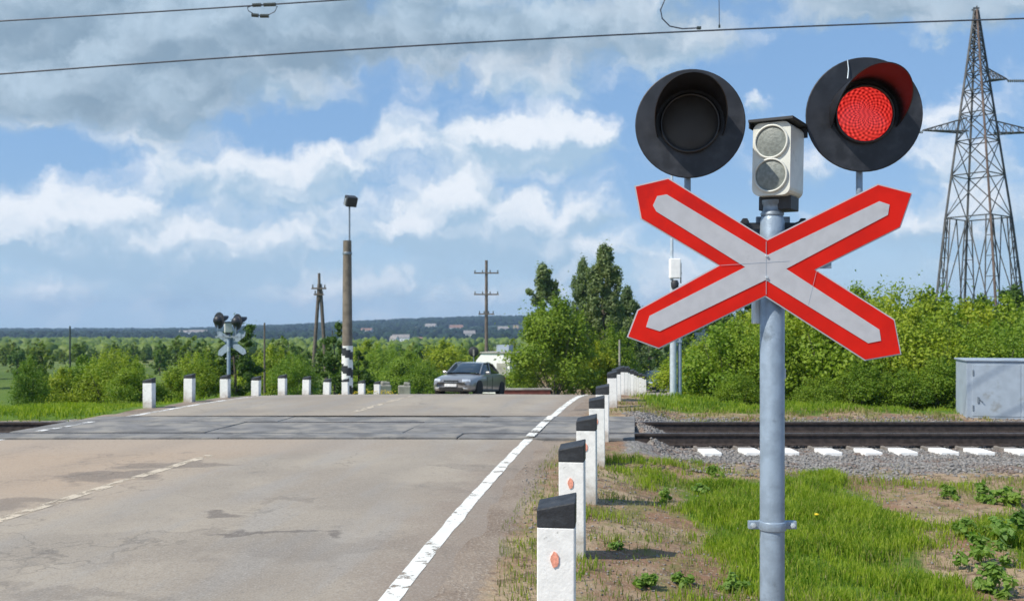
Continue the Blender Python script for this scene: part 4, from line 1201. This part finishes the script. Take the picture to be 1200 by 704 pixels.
    hr = head(1012.5, 134.5, .262, .127, -5, True, Y0)
    # bright scratch / seam on the right disc, a thin cable clip
    mb = MB(); mb.path([(-.078, -.006, .255), (-.074, -.010, .21), (-.080, -.018, .165)], .003, 5); mb.build('cable', M['silver'], hr)
    # two-lamp white box on the pole top
    c = loc(912, 190, Y0)
    mb = MB()
    w_, h_, d_ = .176, .335, .21
    pts = []
    cr = .035
    for (sx, sz) in ((1, 1), (-1, 1), (-1, -1), (1, -1)):
        for i in range(5):
            a = math.atan2(sz, sx) - math.pi / 4 + (math.pi / 2) * i / 4
            pts.append((sx * (w_ / 2 - cr) + cr * math.cos(a), sz * (h_ / 2 - cr) + cr * math.sin(a)))
    mb.prism(pts, -d_ * .5, d_ * .5)
    bxo = mb.build('lamp_box', M['cream'], t, bevel=.008)
    bxo.location = (c.x - .0, -.0, c.z); bxo.rotation_euler = (0, R(1), R(-33))
    for zz in (.078, -.076):
        mb = MB(); mb.lathe([(.079, -.001), (.079, -.012), (.071, -.014), (.070, -.003)], (0, -d_ * .5, zz), 36); rim_ = mb.build('lamp_ring', M['cream'], bxo)
        mb = MB(); mb.lathe([(.070, -.004), (.05, -.010), (0, -.013)], (0, -d_ * .5, zz), 36); mb.build('lamp_lens', M['lensgrey'], bxo)
    mb = MB(); mb.box((0, -.01, h_ / 2 + .010), (w_ + .03, d_ + .03, .012)); mb.box((0, d_ / 2 + .006, h_ / 2 - .02), (w_ + .03, .006, .05)); mb.box((-(w_ + .024) / 2, -.01, h_ / 2 - .008), (.004, d_ + .02, .03)); mb.build('top_plate', M['bkbox'], bxo)
    mb = MB(); mb.box((-.0, .02, -h_ / 2 - .028), (w_ * .86, .13, .065)); mb.build('base_bracket', M['bkbox'], bxo, bevel=.004)
    # base flange underground level
    mb = MB(); mb.lathe([(.14, -.01), (.14, .012), (.06, .016), (.06, .03)], (0, 0, 0), 24, 0, 'Z'); mb.build('base_flange', M['galv'], t)
    return t
sig = make_signal()
rs = copy_tree(sig)
d = 30.0
rs.location = (bx(268, d), d, hz(bx(268, d), d)); rs.rotation_euler = (0, 0, R(150))
rs['label'] = 'distant crossing signal seen from behind, beyond the left hand posts'
# the far one is unlit
for ch in rs.children:
    for g in ch.children:
        if g.name.startswith('lens') and not g.name.startswith('lens_rim') and g.data.materials[0] == M['led']:
            g.data = g.data.copy(); g.data.materials[0] = M['darklens']

# ------------------------------------------------------------------ equipment cabinet
d = 17.75
x0, x1 = bx(1146, d), bx(1146, d) + 1.75
cbn = thing('equipment_cabinet', ((x0 + x1) / 2, d + .45, -.22), 'pale grey metal equipment cabinet standing behind the track at the right edge', 'cabinet', rz=R(-14))
mb = MB(); mb.box((0, 0, .58), (1.8, .95, 1.12)); mb.build('housing', M['cabinet'], cbn, bevel=.01)
mb = MB(); mb.box((0, 0, 1.152), (1.86, 1.01, .03)); mb.build('lid', M['cabinet'], cbn, bevel=.006)
mb = MB(); mb.box((-.38, -.4785, .58), (.84, .010, .98)); mb.box((.46, -.4785, .58), (.80, .010, .98)); drs = mb.build('door', M['cabinet'], cbn, bevel=.004)
mb = MB(); mb.box((-.70, -.492, .40), (.03, .02, .12)); mb.tube((-.70, -.50, .44), (-.62, -.52, .36), .008, n=6); mb.build('handle', M['steel'], drs)
for hx in (-.79, .85):
    for hz_ in (.25, .92):
        mb = MB(); mb.tube((hx, -.49, hz_ - .05), (hx, -.49, hz_ + .05), .014, n=8); mb.build('hinge', M['steel'], drs)
mb = MB(); mb.box((0, 0, .0), (1.7, .85, .08)); mb.build('plinth', M['bkbox'], cbn)

# ------------------------------------------------------------------ silver mast beyond the track
d = 21.0; x = bx(791, d)
ms = thing('equipment_mast', (x, d, hz(x, d)), 'silver steel mast with white camera box behind the left arm of the crossbuck', 'mast')
g0 = hz(x, d)
def zl(py, dd=d, gg=g0): return EYE + (378 - py) / FPX * dd - gg
mb = MB(); mb.tube((-.04, 0, -.1), (-.04, 0, zl(330)), .075, .07, 18); mb.build('mast_tube', M['silver'], ms)
mb = MB(); mb.tube((.11, .03, -.1), (.11, .03, zl(392)), .045, n=14); mb.box((.05, .02, zl(400)), (.2, .1, .04)); mb.build('conduit', M['galv'], ms)
mb = MB(); mb.tube((-.07, 0, zl(330)), (-.07, 0, zl(205)), .036, .03, 12); mb.build('upper_tube', M['silver'], ms)
mb = MB(); mb.box((-.02, -.09, zl(315)), (.24, .2, .44)); mb.build('camera_box', M['white'], ms, bevel=.02)
mb = MB(); mb.lathe([(.06, 0), (.085, .05), (.09, .14), (.06, .2)], (-.02, -.1, zl(339)), 18, 0, 'Z'); mb.build('dome_camera', M['bkbox'], ms)
mb = MB(); mb.tube((.13, 0, zl(332)), (.13, 0, zl(308)), .014, n=8); mb.box((.08, 0, zl(320)), (.14, .03, .03)); mb.build('aerial', M['bkbox'], ms)
mb = MB(); mb.box((0, 0, .0), (.5, .4, .06)); mb.build('foot_plate', M['galv'], ms)

# ------------------------------------------------------------------ lamp pole with striped foot
d = 30.2; x = bx(407, d); g0 = hz(x, d)
lp = thing('lamp_pole', (x, d, g0), 'tall brown concrete pole with black and white striped foot and a floodlight on top', 'lamp pole')
zt = EYE + (378 - 282) / FPX * d - g0; zs = EYE + (378 - 405) / FPX * d - g0
mb = MB(); mb.lathe([(.175, zs), (.165, zs + .02), (.135, zt - .05), (.135, zt)], (0, 0, 0), 18, 0, 'Z'); mb.build('concrete_shaft', M['concrete'], lp)
# striped foot: spiral bands as faces of one tube
n, m_ = 24, 30
V = []; F = []; MI = []
for j in range(m_ + 1):
    z = -.3 + (zs + .3) * j / m_
    for i in range(n):
        V.append((.18 * math.cos(6.2832 * i / n), .18 * math.sin(6.2832 * i / n), z))
for j in range(m_):
    for i in range(n):
        F.append((j * n + i, j * n + (i + 1) % n, (j + 1) * n + (i + 1) % n, (j + 1) * n + i))
        ang = i / n
        z = (j + .5) / m_ * (zs + .3)
        MI.append(int(math.floor((z * 3.6 + ang * 2.0))) % 2)
mb = MB(); mb.add(V, F, 0, True); mb.m = MI; mb.build('striped_foot', [M['postwhite'], M['postblack']], lp)
zf = EYE + (378 - 236) / FPX * d - g0
mb = MB(); mb.tube((.07, 0, zt - .5), (.07, 0, zf - .1), .028, n=8); mb.tube((.0, 0, zt - .3), (.07, 0, zt - .3), .03, n=6); mb.lathe([(.15, zt - .45), (.155, zt - .44), (.155, zt - .38), (.15, zt - .37)], (0, 0, 0), 16, 0, 'Z'); mb.build('bracket', M['steel'], lp)
mb = MB(); mb.box((.12, -.05, zf), (.36, .26, .32), rot=Matrix.Rotation(R(35), 3, 'Z') @ Matrix.Rotation(R(25), 3, 'X')); fl = mb.build('floodlight', M['bkbox'], lp, bevel=.02)
mb = MB(); mb.box((.065, -.14, zf - .04), (.28, .02, .24), rot=Matrix.Rotation(R(35), 3, 'Z') @ Matrix.Rotation(R(25), 3, 'X')); mb.build('floodlight_glass', M['lamp'], fl)

# ------------------------------------------------------------------ wooden poles
def wpole(px, d, ytop, name, label, arms=(), r=.11, m='wood', aframe=False, brace=False, cat='utility pole'):
    x = bx(px, d); g = hz(x, d)
    t = thing(name, (x, d, g), label, cat)
    zt = EYE + (378 - ytop) / FPX * d - g
    mb = MB()
    if aframe:
        mb.path([(-.55, 0, -.2), (0, 0, zt * .92)], [r, r * .8], 10)
        mb.path([(.55, .2, -.2), (.06, .05, zt * .92)], [r, r * .8], 10)
        mb.tube((.0, 0, zt * .80), (.0, 0, zt), r * .8, r * .6, 10)
    else:
        mb.tube((0, 0, -.3), (0, 0, zt), r, r * .7, 12)
    mb.build('shaft', M[m], t)
    for (ay, wd) in arms:
        za = EYE + (378 - ay) / FPX * d - g
        mb = MB(); mb.box((0, -.1, za), (wd, .1, .1))
        a = mb.build('cross_arm', M[m], t)
        k = 2 if wd < 1.2 else 4
        for i in range(k):
            xx = -wd / 2 + .08 + (wd - .16) * i / (k - 1)
            mb = MB(); mb.lathe([(.02, za + .05), (.05, za + .10), (.03, za + .16), (.05, za + .20), (0, za + .25)], (xx, -.1, 0), 8, 0, 'Z'); mb.build('insulator', M['insul'], a)
    return t
wpole(374, 58, 320, 'utility_pole', 'dark A-frame wooden pole between the distant signal and the lamp pole', ((338, .9), (345, .6)), .13, 'wood', True)
wpole(570, 72, 305, 'utility_pole', 'tall slim pole with two thin cross arms behind the grey car', ((320, 1.9), (345, 1.9), (368, 1.2)), .15)
wpole(310, 48, 378, 'utility_pole', 'short thin pole right of the distant crossing signal', (), .06)
wpole(82, 90, 382, 'utility_pole', 'thin dark pole above the left hand bushes', (), .10, 'insul')
wpole(726, 46, 398, 'marker_pole', 'thin pale green pole in front of the poplars', (), .06, 'pale', cat='pole')
# small round sign on a post behind the car
d = 62; x = bx(555, d); g = hz(x, d)
t = thing('road_sign', (x, d, g), 'dark round sign on a post just above the roof of the car', 'road sign')
zc = EYE + (378 - 412) / FPX * d - g
mb = MB(); mb.tube((0, .02, -.2), (0, .02, zc), .035, n=8); mb.build('post', M['steel'], t)
mb = MB(); mb.lathe([(0, -.01), (.33, -.01), (.34, 0), (.33, .01), (0, .01)], (0, 0, zc), 28); sg = mb.build('sign_disc', M['bkbox'], t)
mb = MB(); mb.box((0, -.025, zc - .05), (.10, .02, .42)); mb.build('bracket', M['pale'], sg)

# ------------------------------------------------------------------ lattice pylon
def pylon():
    d = 78.0; px = 1149
    x = bx(px, d); g = -4.3
    t = thing('pylon', (x, d, g), 'tall rusty lattice electricity pylon rising behind the right hand bushes', 'pylon')
    def zz(py): return EYE + (378 - py) / FPX * d - g
    Z = {k: zz(k) for k in (10, 30, 93, 110, 150, 165, 255)}
    top = zz(12); waist = zz(255)
    hw = lambda z: .10 + (1.85 - .10) * (top - z) / (top - waist)      # half side at height z
    yaw = R(38)
    c, s = math.cos(yaw), math.sin(yaw)
    def pt(a, b, z): return Vector((a * c - b * s - (z / top) * .35, a * s + b * c, z))
    def bar(mb, p, q_, w, mi=0):
        mb.tube(p, q_, w, n=4, mi=mi, caps=False)
    legs = MB(); br = MB()
    cor = [(-1, -1), (1, -1), (1, 1), (-1, 1)]
    for i, (a, b) in enumerate(cor):
        bar(legs, pt(a * hw(waist), b * hw(waist), waist), pt(a * hw(top), b * hw(top), top), .10, 1 if i == 0 else 0)
    zs = [waist]
    while zs[-1] < top - .8:
        zs.append(min(top, zs[-1] + max(.9, hw(zs[-1]) * 1.9)))
    for z0, z1 in zip(zs[:-1], zs[1:]):
        for i in range(4):
            a, b = cor[i]; a2, b2 = cor[(i + 1) % 4]
            h0, h1 = hw(z0), hw(z1)
            bar(br, pt(a * h0, b * h0, z0), pt(a2 * h1, b2 * h1, z1), .045)
            bar(br, pt(a2 * h0, b2 * h0, z0), pt(a * h1, b * h1, z1), .045)
            bar(br, pt(a * h0, b * h0, z0), pt(a2 * h0, b2 * h0, z0), .05)
    # legs below the waist: each corner splits into a narrow braced leg
    for i, (a, b) in enumerate(cor):
        h0 = hw(waist); hb = 3.1
        p0 = pt(a * h0, b * h0, waist)
        pb = pt(a * hb, b * hb, -.3)
        bar(legs, p0, pb, .11, 1 if i == 0 else 0)
        for (a2, b2) in (cor[(i + 1) % 4], cor[(i - 1) % 4]):
            m1 = pt((a + (a2 - a) * .22) * hb, (b + (b2 - b) * .22) * hb, -.3)
            mid0 = pt((a + (a2 - a) * .10) * h0, (b + (b2 - b) * .10) * h0, waist)
            bar(legs, mid0, m1, .06)
            N = 9
            for k in range(N):
                f0, f1 = k / N, (k + 1) / N
                u0 = p0.lerp(pb, f0); u1 = mid0.lerp(m1, f1); w0 = mid0.lerp(m1, f0); w1 = p0.lerp(pb, f1)
                bar(br, u0, u1, .035); bar(br, u1, w1, .03)
        a2, b2 = cor[(i + 1) % 4]
        top_m = pt((a + a2) / 2 * h0, (b + b2) / 2 * h0, waist)
        bar(br, top_m, pt(a * hb * .85, b * hb * .85, waist * .30), .05); bar(br, top_m, pt(a2 * hb * .85, b2 * hb * .85, waist * .30), .05)
    legs.build('tower_legs', [M['pylon'], M['pylonrust']], t)
    br.build('lattice_bracing', M['pylon'], t)
    # arms
    def arm(py, L_, side):
        z = zz(py); z2 = z + 1.2
        mb = MB(); h0 = hw(z) * .9; tip = Vector((side * L_ - .2, 0, z + .15))
        base = [Vector((side * h0 - .2, -.5, z)), Vector((side * h0 - .2, .5, z)), Vector((side * hw(z2) * .9 - .2, 0, z2))]
        for p in base: bar(mb, p, tip, .06)
        for k in range(1, 7):
            f = k / 7
            q0, q1, q2 = (p.lerp(tip, f) for p in base)
            g0, g1, g2 = (p.lerp(tip, f - 1 / 7) for p in base)
            bar(mb, q0, q1, .03); bar(mb, q0, q2, .03); bar(mb, q1, q2, .03); bar(mb, g0, q1, .03); bar(mb, g2, q0, .03)
        ao = mb.build('arm', M['pylon'], t)
        mb = MB(); mb.path([tip, tip + Vector((side * .1, 0, -.2))], .05, 5)
        for k in range(9):
            mb.lathe([(.03, 0), (.13, .03), (.12, .06), (.03, .09)], (tip.x + side * (.1 + k * .16), 0, tip.z - .15), 8, 0, 'X')
        mb.build('insulator_string', M['insul'], ao)
        return ao
    arm(155, 4.6, -1); arm(157, 5.2, 1); arm(95, 2.4, 1)
    mb = MB(); mb.box((-.35, 0, top + .15), (.5, .1, .12)); mb.box((-.6, 0, top + .0), (.25, .08, .1)); mb.tube((-.3, 0, top - .1), (-.3, 0, top + .35), .05, n=6); mb.build('peak', M['pylon'], t)
    return x, d, g, zz
px_, pd_, pg_, pz_ = pylon()
def wire(name, a, b, sag, r, label, seg=24, parent=None):
    a, b = Vector(a), Vector(b); mb = MB()
    mb.path([a.lerp(b, i / seg) - Vector((0, 0, sag * 4 * (i / seg) * (1 - i / seg))) for i in range(seg + 1)], r, 6)
    o = mb.build(name, M['wire'], parent)
    if label: tag(o, label, 'wire')
    return o
wire('power_line', (px_ + 3.6, pd_, pg_ + pz_(95)), (px_ + 60, pd_ - 25, pg_ + pz_(95) + 1), 2, .03, 'upper power line running right from the pylon')
wire('power_line', (px_ + 6.4, pd_, pg_ + pz_(157)), (px_ + 60, pd_ - 25, pg_ + pz_(157) + 1), 2.5, .03, 'lower power line running right from the pylon')

# ------------------------------------------------------------------ overhead line of the railway
D = 14.8
def wp(px, py, dd=D): return at(px, py, dd)
def curve_thing(name, pts, r, label, cat='wire'):
    t = thing(name, pts[0], label, cat)
    base = Vector(pts[0])
    mb = MB(); mb.path([Vector(p) - base for p in pts], r, 8); mb.build('conductor', M['wire'], t)
    return t, base
cpts = []
for i in range(-14, 27):
    px = i * 60
    s = px / 1200
    py = 87 - 65 * s + 0 * s - 3.0 * math.sin(math.pi * min(1, max(0, s))) * 0
    # measured: 87 at the left, 47 in the middle, 22 at the right
    py = 87 - 93 * s + 28 * s * s if -0.2 <= s <= 1.25 else (87 - 93 * -.2 + 28 * .04 + (s + .2) * -93 if s < -.2 else 87 - 93 * 1.25 + 28 * 1.5625 + (s - 1.25) * -23)
    cpts.append(wp(px, py))
ct, cb_ = curve_thing('contact_wire', cpts, .013, 'lower overhead wire slanting across the whole sky')
mb = MB(); p = wp(819, 33) - cb_; mb.box(p, (.07, .04, .045)); q_ = wp(843, 31) - cb_; mb.box(q_, (.03, .03, .05)); mb.build('clamp', M['insul'], ct, bevel=.006)
mb = MB(); mb.path([wp(843, 31) - cb_, wp(842, -60) - cb_], .006, 6); mb.build('dropper', M['wire'], ct)
jp = [wp(*p_) for p_ in ((819, 33), (800, 34), (785, 31), (776, 22), (774, 12), (779, 0), (790, -14), (805, -40))]
mb = MB(); mb.path([p_ - cb_ for p_ in jp], .011, 8); mb.build('jumper_loop', M['wire'], ct)
mpts = []
for i in range(-16, 26):
    px = i * 60
    py = 25 - 25 * px / 430 - .00001 * px * px
    mpts.append(wp(px, py))
mt, mb_ = curve_thing('messenger_wire', mpts, .012, 'upper overhead wire leaving the top edge of the picture at left')
mb = MB()
ring = [(290, 9), (300, 5.5), (318, 5.5), (325, 8), (322, 14), (312, 19), (300, 18), (291, 13), (290, 9)]
mb.path([wp(*p_) - mb_ for p_ in ring], .007, 6); mb.build('spacer_ring', M['wire'], mt)
for a, b in (((296, 6.5), (306, 6)), ((309, 6), (323, 5.5)), ((295, 18), (303, 18.5)), ((305, 19), (315, 19))):
    mb = MB(); mb.tube(wp(*a) - mb_, wp(*b) - mb_, .030, n=8); mb.build('spacer_clamp', M['insul'], mt)

# ------------------------------------------------------------------ cars
def make_car(paint, label):
    """saloon, length along local -Y = front; origin at ground centre"""
    t = thing('parked_car' if False else 'car', (0, 0, 0), label, 'car')
    Ln = 4.6
    # stations: (y, half width at sill, half width at shoulder, z bottom, z shoulder(beltline/bonnet top), crown)
    st = [(-2.30, .62, .60, .34, .56, .02), (-2.22, .78, .74, .24, .66, .03), (-2.0, .86, .80, .20, .74, .04), (-1.5, .89, .83, .20, .83, .05), (-.95, .90, .84, .20, .92, .05), (-.4, .90, .84, .20, .95, .04), (.4, .90, .84, .20, .97, .03), (1.1, .90, .84, .20, 1.0, .03), (1.6, .89, .82, .22, 1.02, .04), (2.1, .84, .76, .26, .98, .03), (2.26, .76, .70, .36, .90, .02), (2.30, .62, .60, .45, .80, .02)]
    V = []; n = 0
    for (y, ws, wh, zb, zs_, cr) in st:
        ring = [(0, zb), (ws * .8, zb), (ws * .98, zb + .06), (ws, zb + .18), (ws * 1.005, (zb + zs_) / 2 + .03), (ws * .99, zs_ - .12), (wh, zs_ - .02), (wh * .9, zs_ + .005), (wh * .45, zs_ + cr), (0, zs_ + cr)]
        full = ring + [(-a, b) for a, b in ring[-2:0:-1]]
        n = len(full)
        V += [(a, y, b) for a, b in full]
    F = []
    for k in range(len(st) - 1):
        for i in range(n):
            F.append((k * n + i, k * n + (i + 1) % n, (k + 1) * n + (i + 1) % n, (k + 1) * n + i))
    F += [tuple(range(n)), tuple((len(st) - 1) * n + i for i in range(n))[::-1]]
    mb = MB(); mb.add(V, F, 0, True)
    body = mb.build('body', paint, t)
    sb = body.modifiers.new('s', 'SUBSURF'); sb.levels = sb.render_levels = 1
    # greenhouse
    gh = [(-.98, .72, .96, .72, .97), (-.30, .74, .98, .60, 1.38), (.30, .74, 1.0, .60, 1.44), (.95, .73, 1.02, .57, 1.38), (1.62, .68, 1.04, .62, 1.08)]
    V = []
    for (y, wb, zb, wt, zt) in gh:
        V += [(-wb, y, zb - .04), (-wt, y, zt), (-wt * .5, y, zt + .025), (0, y, zt + .03), (wt * .5, y, zt + .025), (wt, y, zt), (wb, y, zb - .04)]
    F = []; MI = []
    for k in range(len(gh) - 1):
        for i in range(6):
            F.append((k * 7 + i, (k + 1) * 7 + i, (k + 1) * 7 + i + 1, k * 7 + i + 1))
            MI.append(0 if (i in (0, 5) or k in (0, 3)) else 1)
    mb = MB(); mb.add(V, F, 0, True); mb.m = MI
    cab = mb.build('cabin', [M['glass'], paint], t)
    # pillars
    mb = MB()
    for s in (-1, 1):
        mb.path([(s * .73, -.98, .95), (s * .655, -.60, 1.21), (s * .605, -.30, 1.39), (s * .6, .30, 1.45), (s * .58, .95, 1.39), (s * .64, 1.62, 1.06)], .03, 6)
        mb.path([(s * .75, .25, .98), (s * .61, .30, 1.43)], .03, 6)
    mb.build('pillar', paint, cab)
    # wheels
    for sx in (-1, 1):
        for yy in (-1.42, 1.36):
            mb = MB(); mb.lathe([(.22, -.10), (.31, -.10), (.325, -.07), (.325, .07), (.31, .10), (.22, .10)], (0, 0, 0), 28, 0, 'X')
            w = mb.build('wheel', M['tyre'], t); w.location = (sx * .80, yy, .325)
            mb = MB(); mb.lathe([(.22, sx * .095), (.20, sx * .085), (.06, sx * .10), (0, sx * .102)], (0, 0, 0), 20, 0, 'X')
            for k in range(5):
                a = k * 1.2566; mb.box((sx * .10, .12 * math.cos(a), .12 * math.sin(a)), (.015, .035, .19), rot=Matrix.Rotation(a - math.pi / 2, 3, 'X'))
            mb.build('rim', M['rim'], w)
            mb = MB(); mb.lathe([(.345, -.07), (.37, .0), (.345, .07)], (sx * .845, yy, .34), 28, 0, 'X'); mb.build('wheel_arch', M['tyre'], t)
    # front details
    for s in (-1, 1):
        mb = MB(); mb.box((s * .60, -2.17, .635), (.34, .12, .13), rot=Matrix.Rotation(s * .42, 3, 'Z') @ Matrix.Rotation(-.25, 3, 'X')); mb.build('headlight', M['lamp'], t, bevel=.03)
        mb = MB(); mb.box((s * .60, -2.25, .36), (.18, .06, .08), rot=Matrix.Rotation(s * .35, 3, 'Z')); mb.build('fog_lamp', M['lamp'], t, bevel=.02)
        mb = MB(); mb.box((s * .95, -.62, 1.0), (.18, .10, .12)); mb.build('mirror', paint, t, bevel=.03)
        mb = MB(); mb.box((s * .62, 2.24, .82), (.30, .08, .12), rot=Matrix.Rotation(-s * .3, 3, 'Z')); mb.build('tail_light', M['red'], t, bevel=.02)
        mb = MB(); mb.box((s * .905, .10, .58), (.012, .012, .6)); mb.box((s * .905, -.55, .58), (.012, .012, .55)); mb.build('door_seam', M['tyre'], body)
    mb = MB(); mb.box((0, -2.30, .60), (.62, .05, .12)); mb.build('grille', M['tyre'], t, bevel=.02)
    mb = MB(); mb.box((0, -2.325, .66), (.66, .02, .02)); mb.box((0, -2.325, .58), (.6, .02, .02)); mb.build('chrome_bar', M['rim'], t)
    mb = MB(); mb.box((0, -2.29, .31), (1.0, .06, .14)); mb.build('air_intake', M['tyre'], t, bevel=.02)
    mb = MB(); mb.box((0, -2.345, .46), (.50, .02, .11)); mb.build('licence_plate', M['plate'], t)
    return t
car = make_car(M['carpaint'], 'dark silver saloon driving towards the crossing over the road crest')
d = 38; x = bx(546, d)
car.location = (x + .15, d + 1.2, float(prof(d + 1.2)) - .05)
car.rotation_euler = (R(-4.3), 0, R(-18))
c2 = make_car(M['cardark'], 'small dark car far down the road behind the crowded posts')
d = 74
c2.location = (bx(767, d), d, EYE + (378 - 456) / FPX * d); c2.rotation_euler = (0, 0, R(-30))

# ------------------------------------------------------------------ far buildings
def house(px, ybase, d, w, dp, h, rh, wallm, roofm, label, rz=0, group=None):
    x = bx(px, d); g = hz(x, d) + 2.5
    t = thing('house', (x, d, g), label, 'house', group, rz)
    mb = MB(); mb.box((0, 0, h / 2 - 1.0), (w, dp, h + 2.0)); mb.add([(-w / 2, -dp / 2, h), (-w / 2, dp / 2, h), (-w / 2, 0, h + rh), (w / 2, -dp / 2, h), (w / 2, dp / 2, h), (w / 2, 0, h + rh)], [(0, 1, 2), (3, 5, 4)])
    mb.build('wall', wallm, t)
    mb = MB(); o_ = .3
    for s in (-1, 1):
        mb.add([(-w / 2 - o_, s * (dp / 2 + o_), h - .2), (w / 2 + o_, s * (dp / 2 + o_), h - .2), (w / 2 + o_, 0, h + rh + .05), (-w / 2 - o_, 0, h + rh + .05),
                (-w / 2 - o_, s * (dp / 2 + o_), h - .05), (w / 2 + o_, s * (dp / 2 + o_), h - .05), (w / 2 + o_, 0, h + rh + .2), (-w / 2 - o_, 0, h + rh + .2)],
               [(0, 1, 2, 3), (4, 5, 6, 7), (0, 1, 5, 4), (1, 2, 6, 5), (0, 3, 7, 4)])
    rf = mb.build('roof', roofm, t)
    mb = MB(); mb.box((w * .2, .3, h + rh), (.5, .5, 1.2)); mb.build('chimney', M['roof2'], rf)
    for i in range(max(2, int(w / 2.5))):
        xx = -w / 2 + w * (i + .5) / max(2, int(w / 2.5))
        mb = MB(); mb.box((xx, -dp / 2 - .02, h * .55), (.9, .06, 1.1)); mb.build('window', M['win'], t)
    return t
hl_ = [(490, 409, 700, 8, 6, 2.4, 1.6, 'wall1', 'roof2', 'pale house with brownish roof among the valley trees, right of the lamp pole'),
       (462, 412, 640, 5, 4, 2.2, 2, 'white', 'roof1', 'small white house just left of the brown roofed one'),
       (470, 398, 900, 16, 10, 5, 3, 'white', 'roof1', 'white farmhouse at the foot of the hill'),
       (550, 392, 1150, 14, 10, 5, 4, 'wall1', 'roof1', 'pale house on the hillside above the car'),
       (535, 388, 1400, 20, 10, 6, 4, 'white', 'roof2', 'white building on the hillside left of the slim pole'),
       (505, 385, 1500, 18, 10, 6, 4, 'wall1', 'roof1', 'long pale building halfway up the hill'),
       (232, 393, 1250, 24, 10, 7, 3, 'white', 'roof1', 'pale long building before the dark tree line at left'),
       (216, 394, 1250, 16, 10, 6, 3, 'wall1', 'roof1', 'smaller pale building beside the long one at left'),
       (430, 390, 1300, 16, 10, 6, 3, 'wall1', 'roof2', 'tiny pale building right of the lamp pole on the hill'),
       (590, 388, 1350, 16, 10, 6, 3, 'wall1', 'roof1', 'tiny building on the hillside left of the leaning willow')]
for (px, yb, d, w, dp, h, rh, a, b, lab) in hl_:
    house(px, yb, d, w, dp, h, rh, M[a], M[b], lab, R(random.uniform(-30, 30)))
# white building behind the car
d = 70; x = bx(586, d); g = EYE + (378 - 441) / FPX * d
t = thing('white_shed', (x, d, g), 'white flat sided shed behind the rear of the grey car', 'shed', rz=R(-24))
mb = MB()
mb.prism([(-1.5, -1.2), (1.25, -1.2), (1.25, 1.75), (-1.0, 1.75), (-1.5, 1.2)], -1.0, 1.0); mb.build('wall', M['white'], t)
mb = MB(); mb.box((.1, 0, 1.80), (2.5, 2.2, .08)); mb.build('roof', M['pale'], t)
mb = MB(); mb.box((.3, .2, 2.1), (1.0, .8, .5)); mb.build('roof_vent', M['cabinet'], t)
mb = MB(); mb.box((.6, -1.03, .1), (.8, .06, 1.9)); mb.build('door', M['pale'], t, bevel=.01)
# low red wall with pale coping
d = 43; t = thing('low_wall', (bx(618, d), d, float(prof(d)) - .42), 'low red wall with pale coping across the road edge left of the broad bush', 'wall', rz=R(6))
mb = MB(); mb.box((0, 0, .25), (2.1, .22, .9)); mb.build('wall_body', M['redwall'], t, bevel=.01)
mb = MB(); mb.box((0, 0, .73), (2.2, .3, .07)); mb.build('coping', M['pale'], t, bevel=.01)
# pale slabs left of the car
for i, (px, py, w) in enumerate(((448, 447, .9), (474, 448, .7))):
    d = 52 + i; x = bx(px, d)
    t = thing('concrete_block', (x, d, EYE + (378 - py) / FPX * d - .75), ('larger pale concrete block lying in the green beyond the last left hand post', 'smaller pale concrete block lying between the last left hand post and the car', 'pale concrete block, third in the heap left of the car', 'pale concrete block nearest the front of the car')[i], 'concrete block', rz=R(random.uniform(-20, 20)))
    rnd = random.Random(i + 50); mb = MB()
    mb.box((0, 0, .2), (w, .7, .75)); mb.box((w * .2, .05, .66), (w * .5, .5, .18), rot=Matrix.Rotation(.1, 3, 'Y')); mb.build('block', M['pale'], t, bevel=.05)
    mb = MB(); mb.path([(w * .3, 0, .6), (w * .3, 0, .85), (w * .4, 0, .9), (w * .45, 0, .6)], .02, 6); mb.build('lifting_loop', M['rail'], t)

# ------------------------------------------------------------------ haze
mb = MB(); mb.box((0, 1400, 20), (6400, 4000, 110))
hzb = mb.build('haze', [])
tag(hzb, 'thin summer haze over the valley', 'haze', kind='stuff')
hm = bpy.data.materials.new('haze'); hm.use_nodes = True; nt = hm.node_tree; nt.nodes.clear()
pv = nn(nt, 'ShaderNodeVolumePrincipled'); pv.inputs['Color'].default_value = (.50, .70, .98, 1); pv.inputs['Density'].default_value = .00022; pv.inputs['Anisotropy'].default_value = .2
oo = nn(nt, 'ShaderNodeOutputMaterial'); nt.links.new(pv.outputs[0], oo.inputs['Volume'])
hzb.data.materials.append(hm)
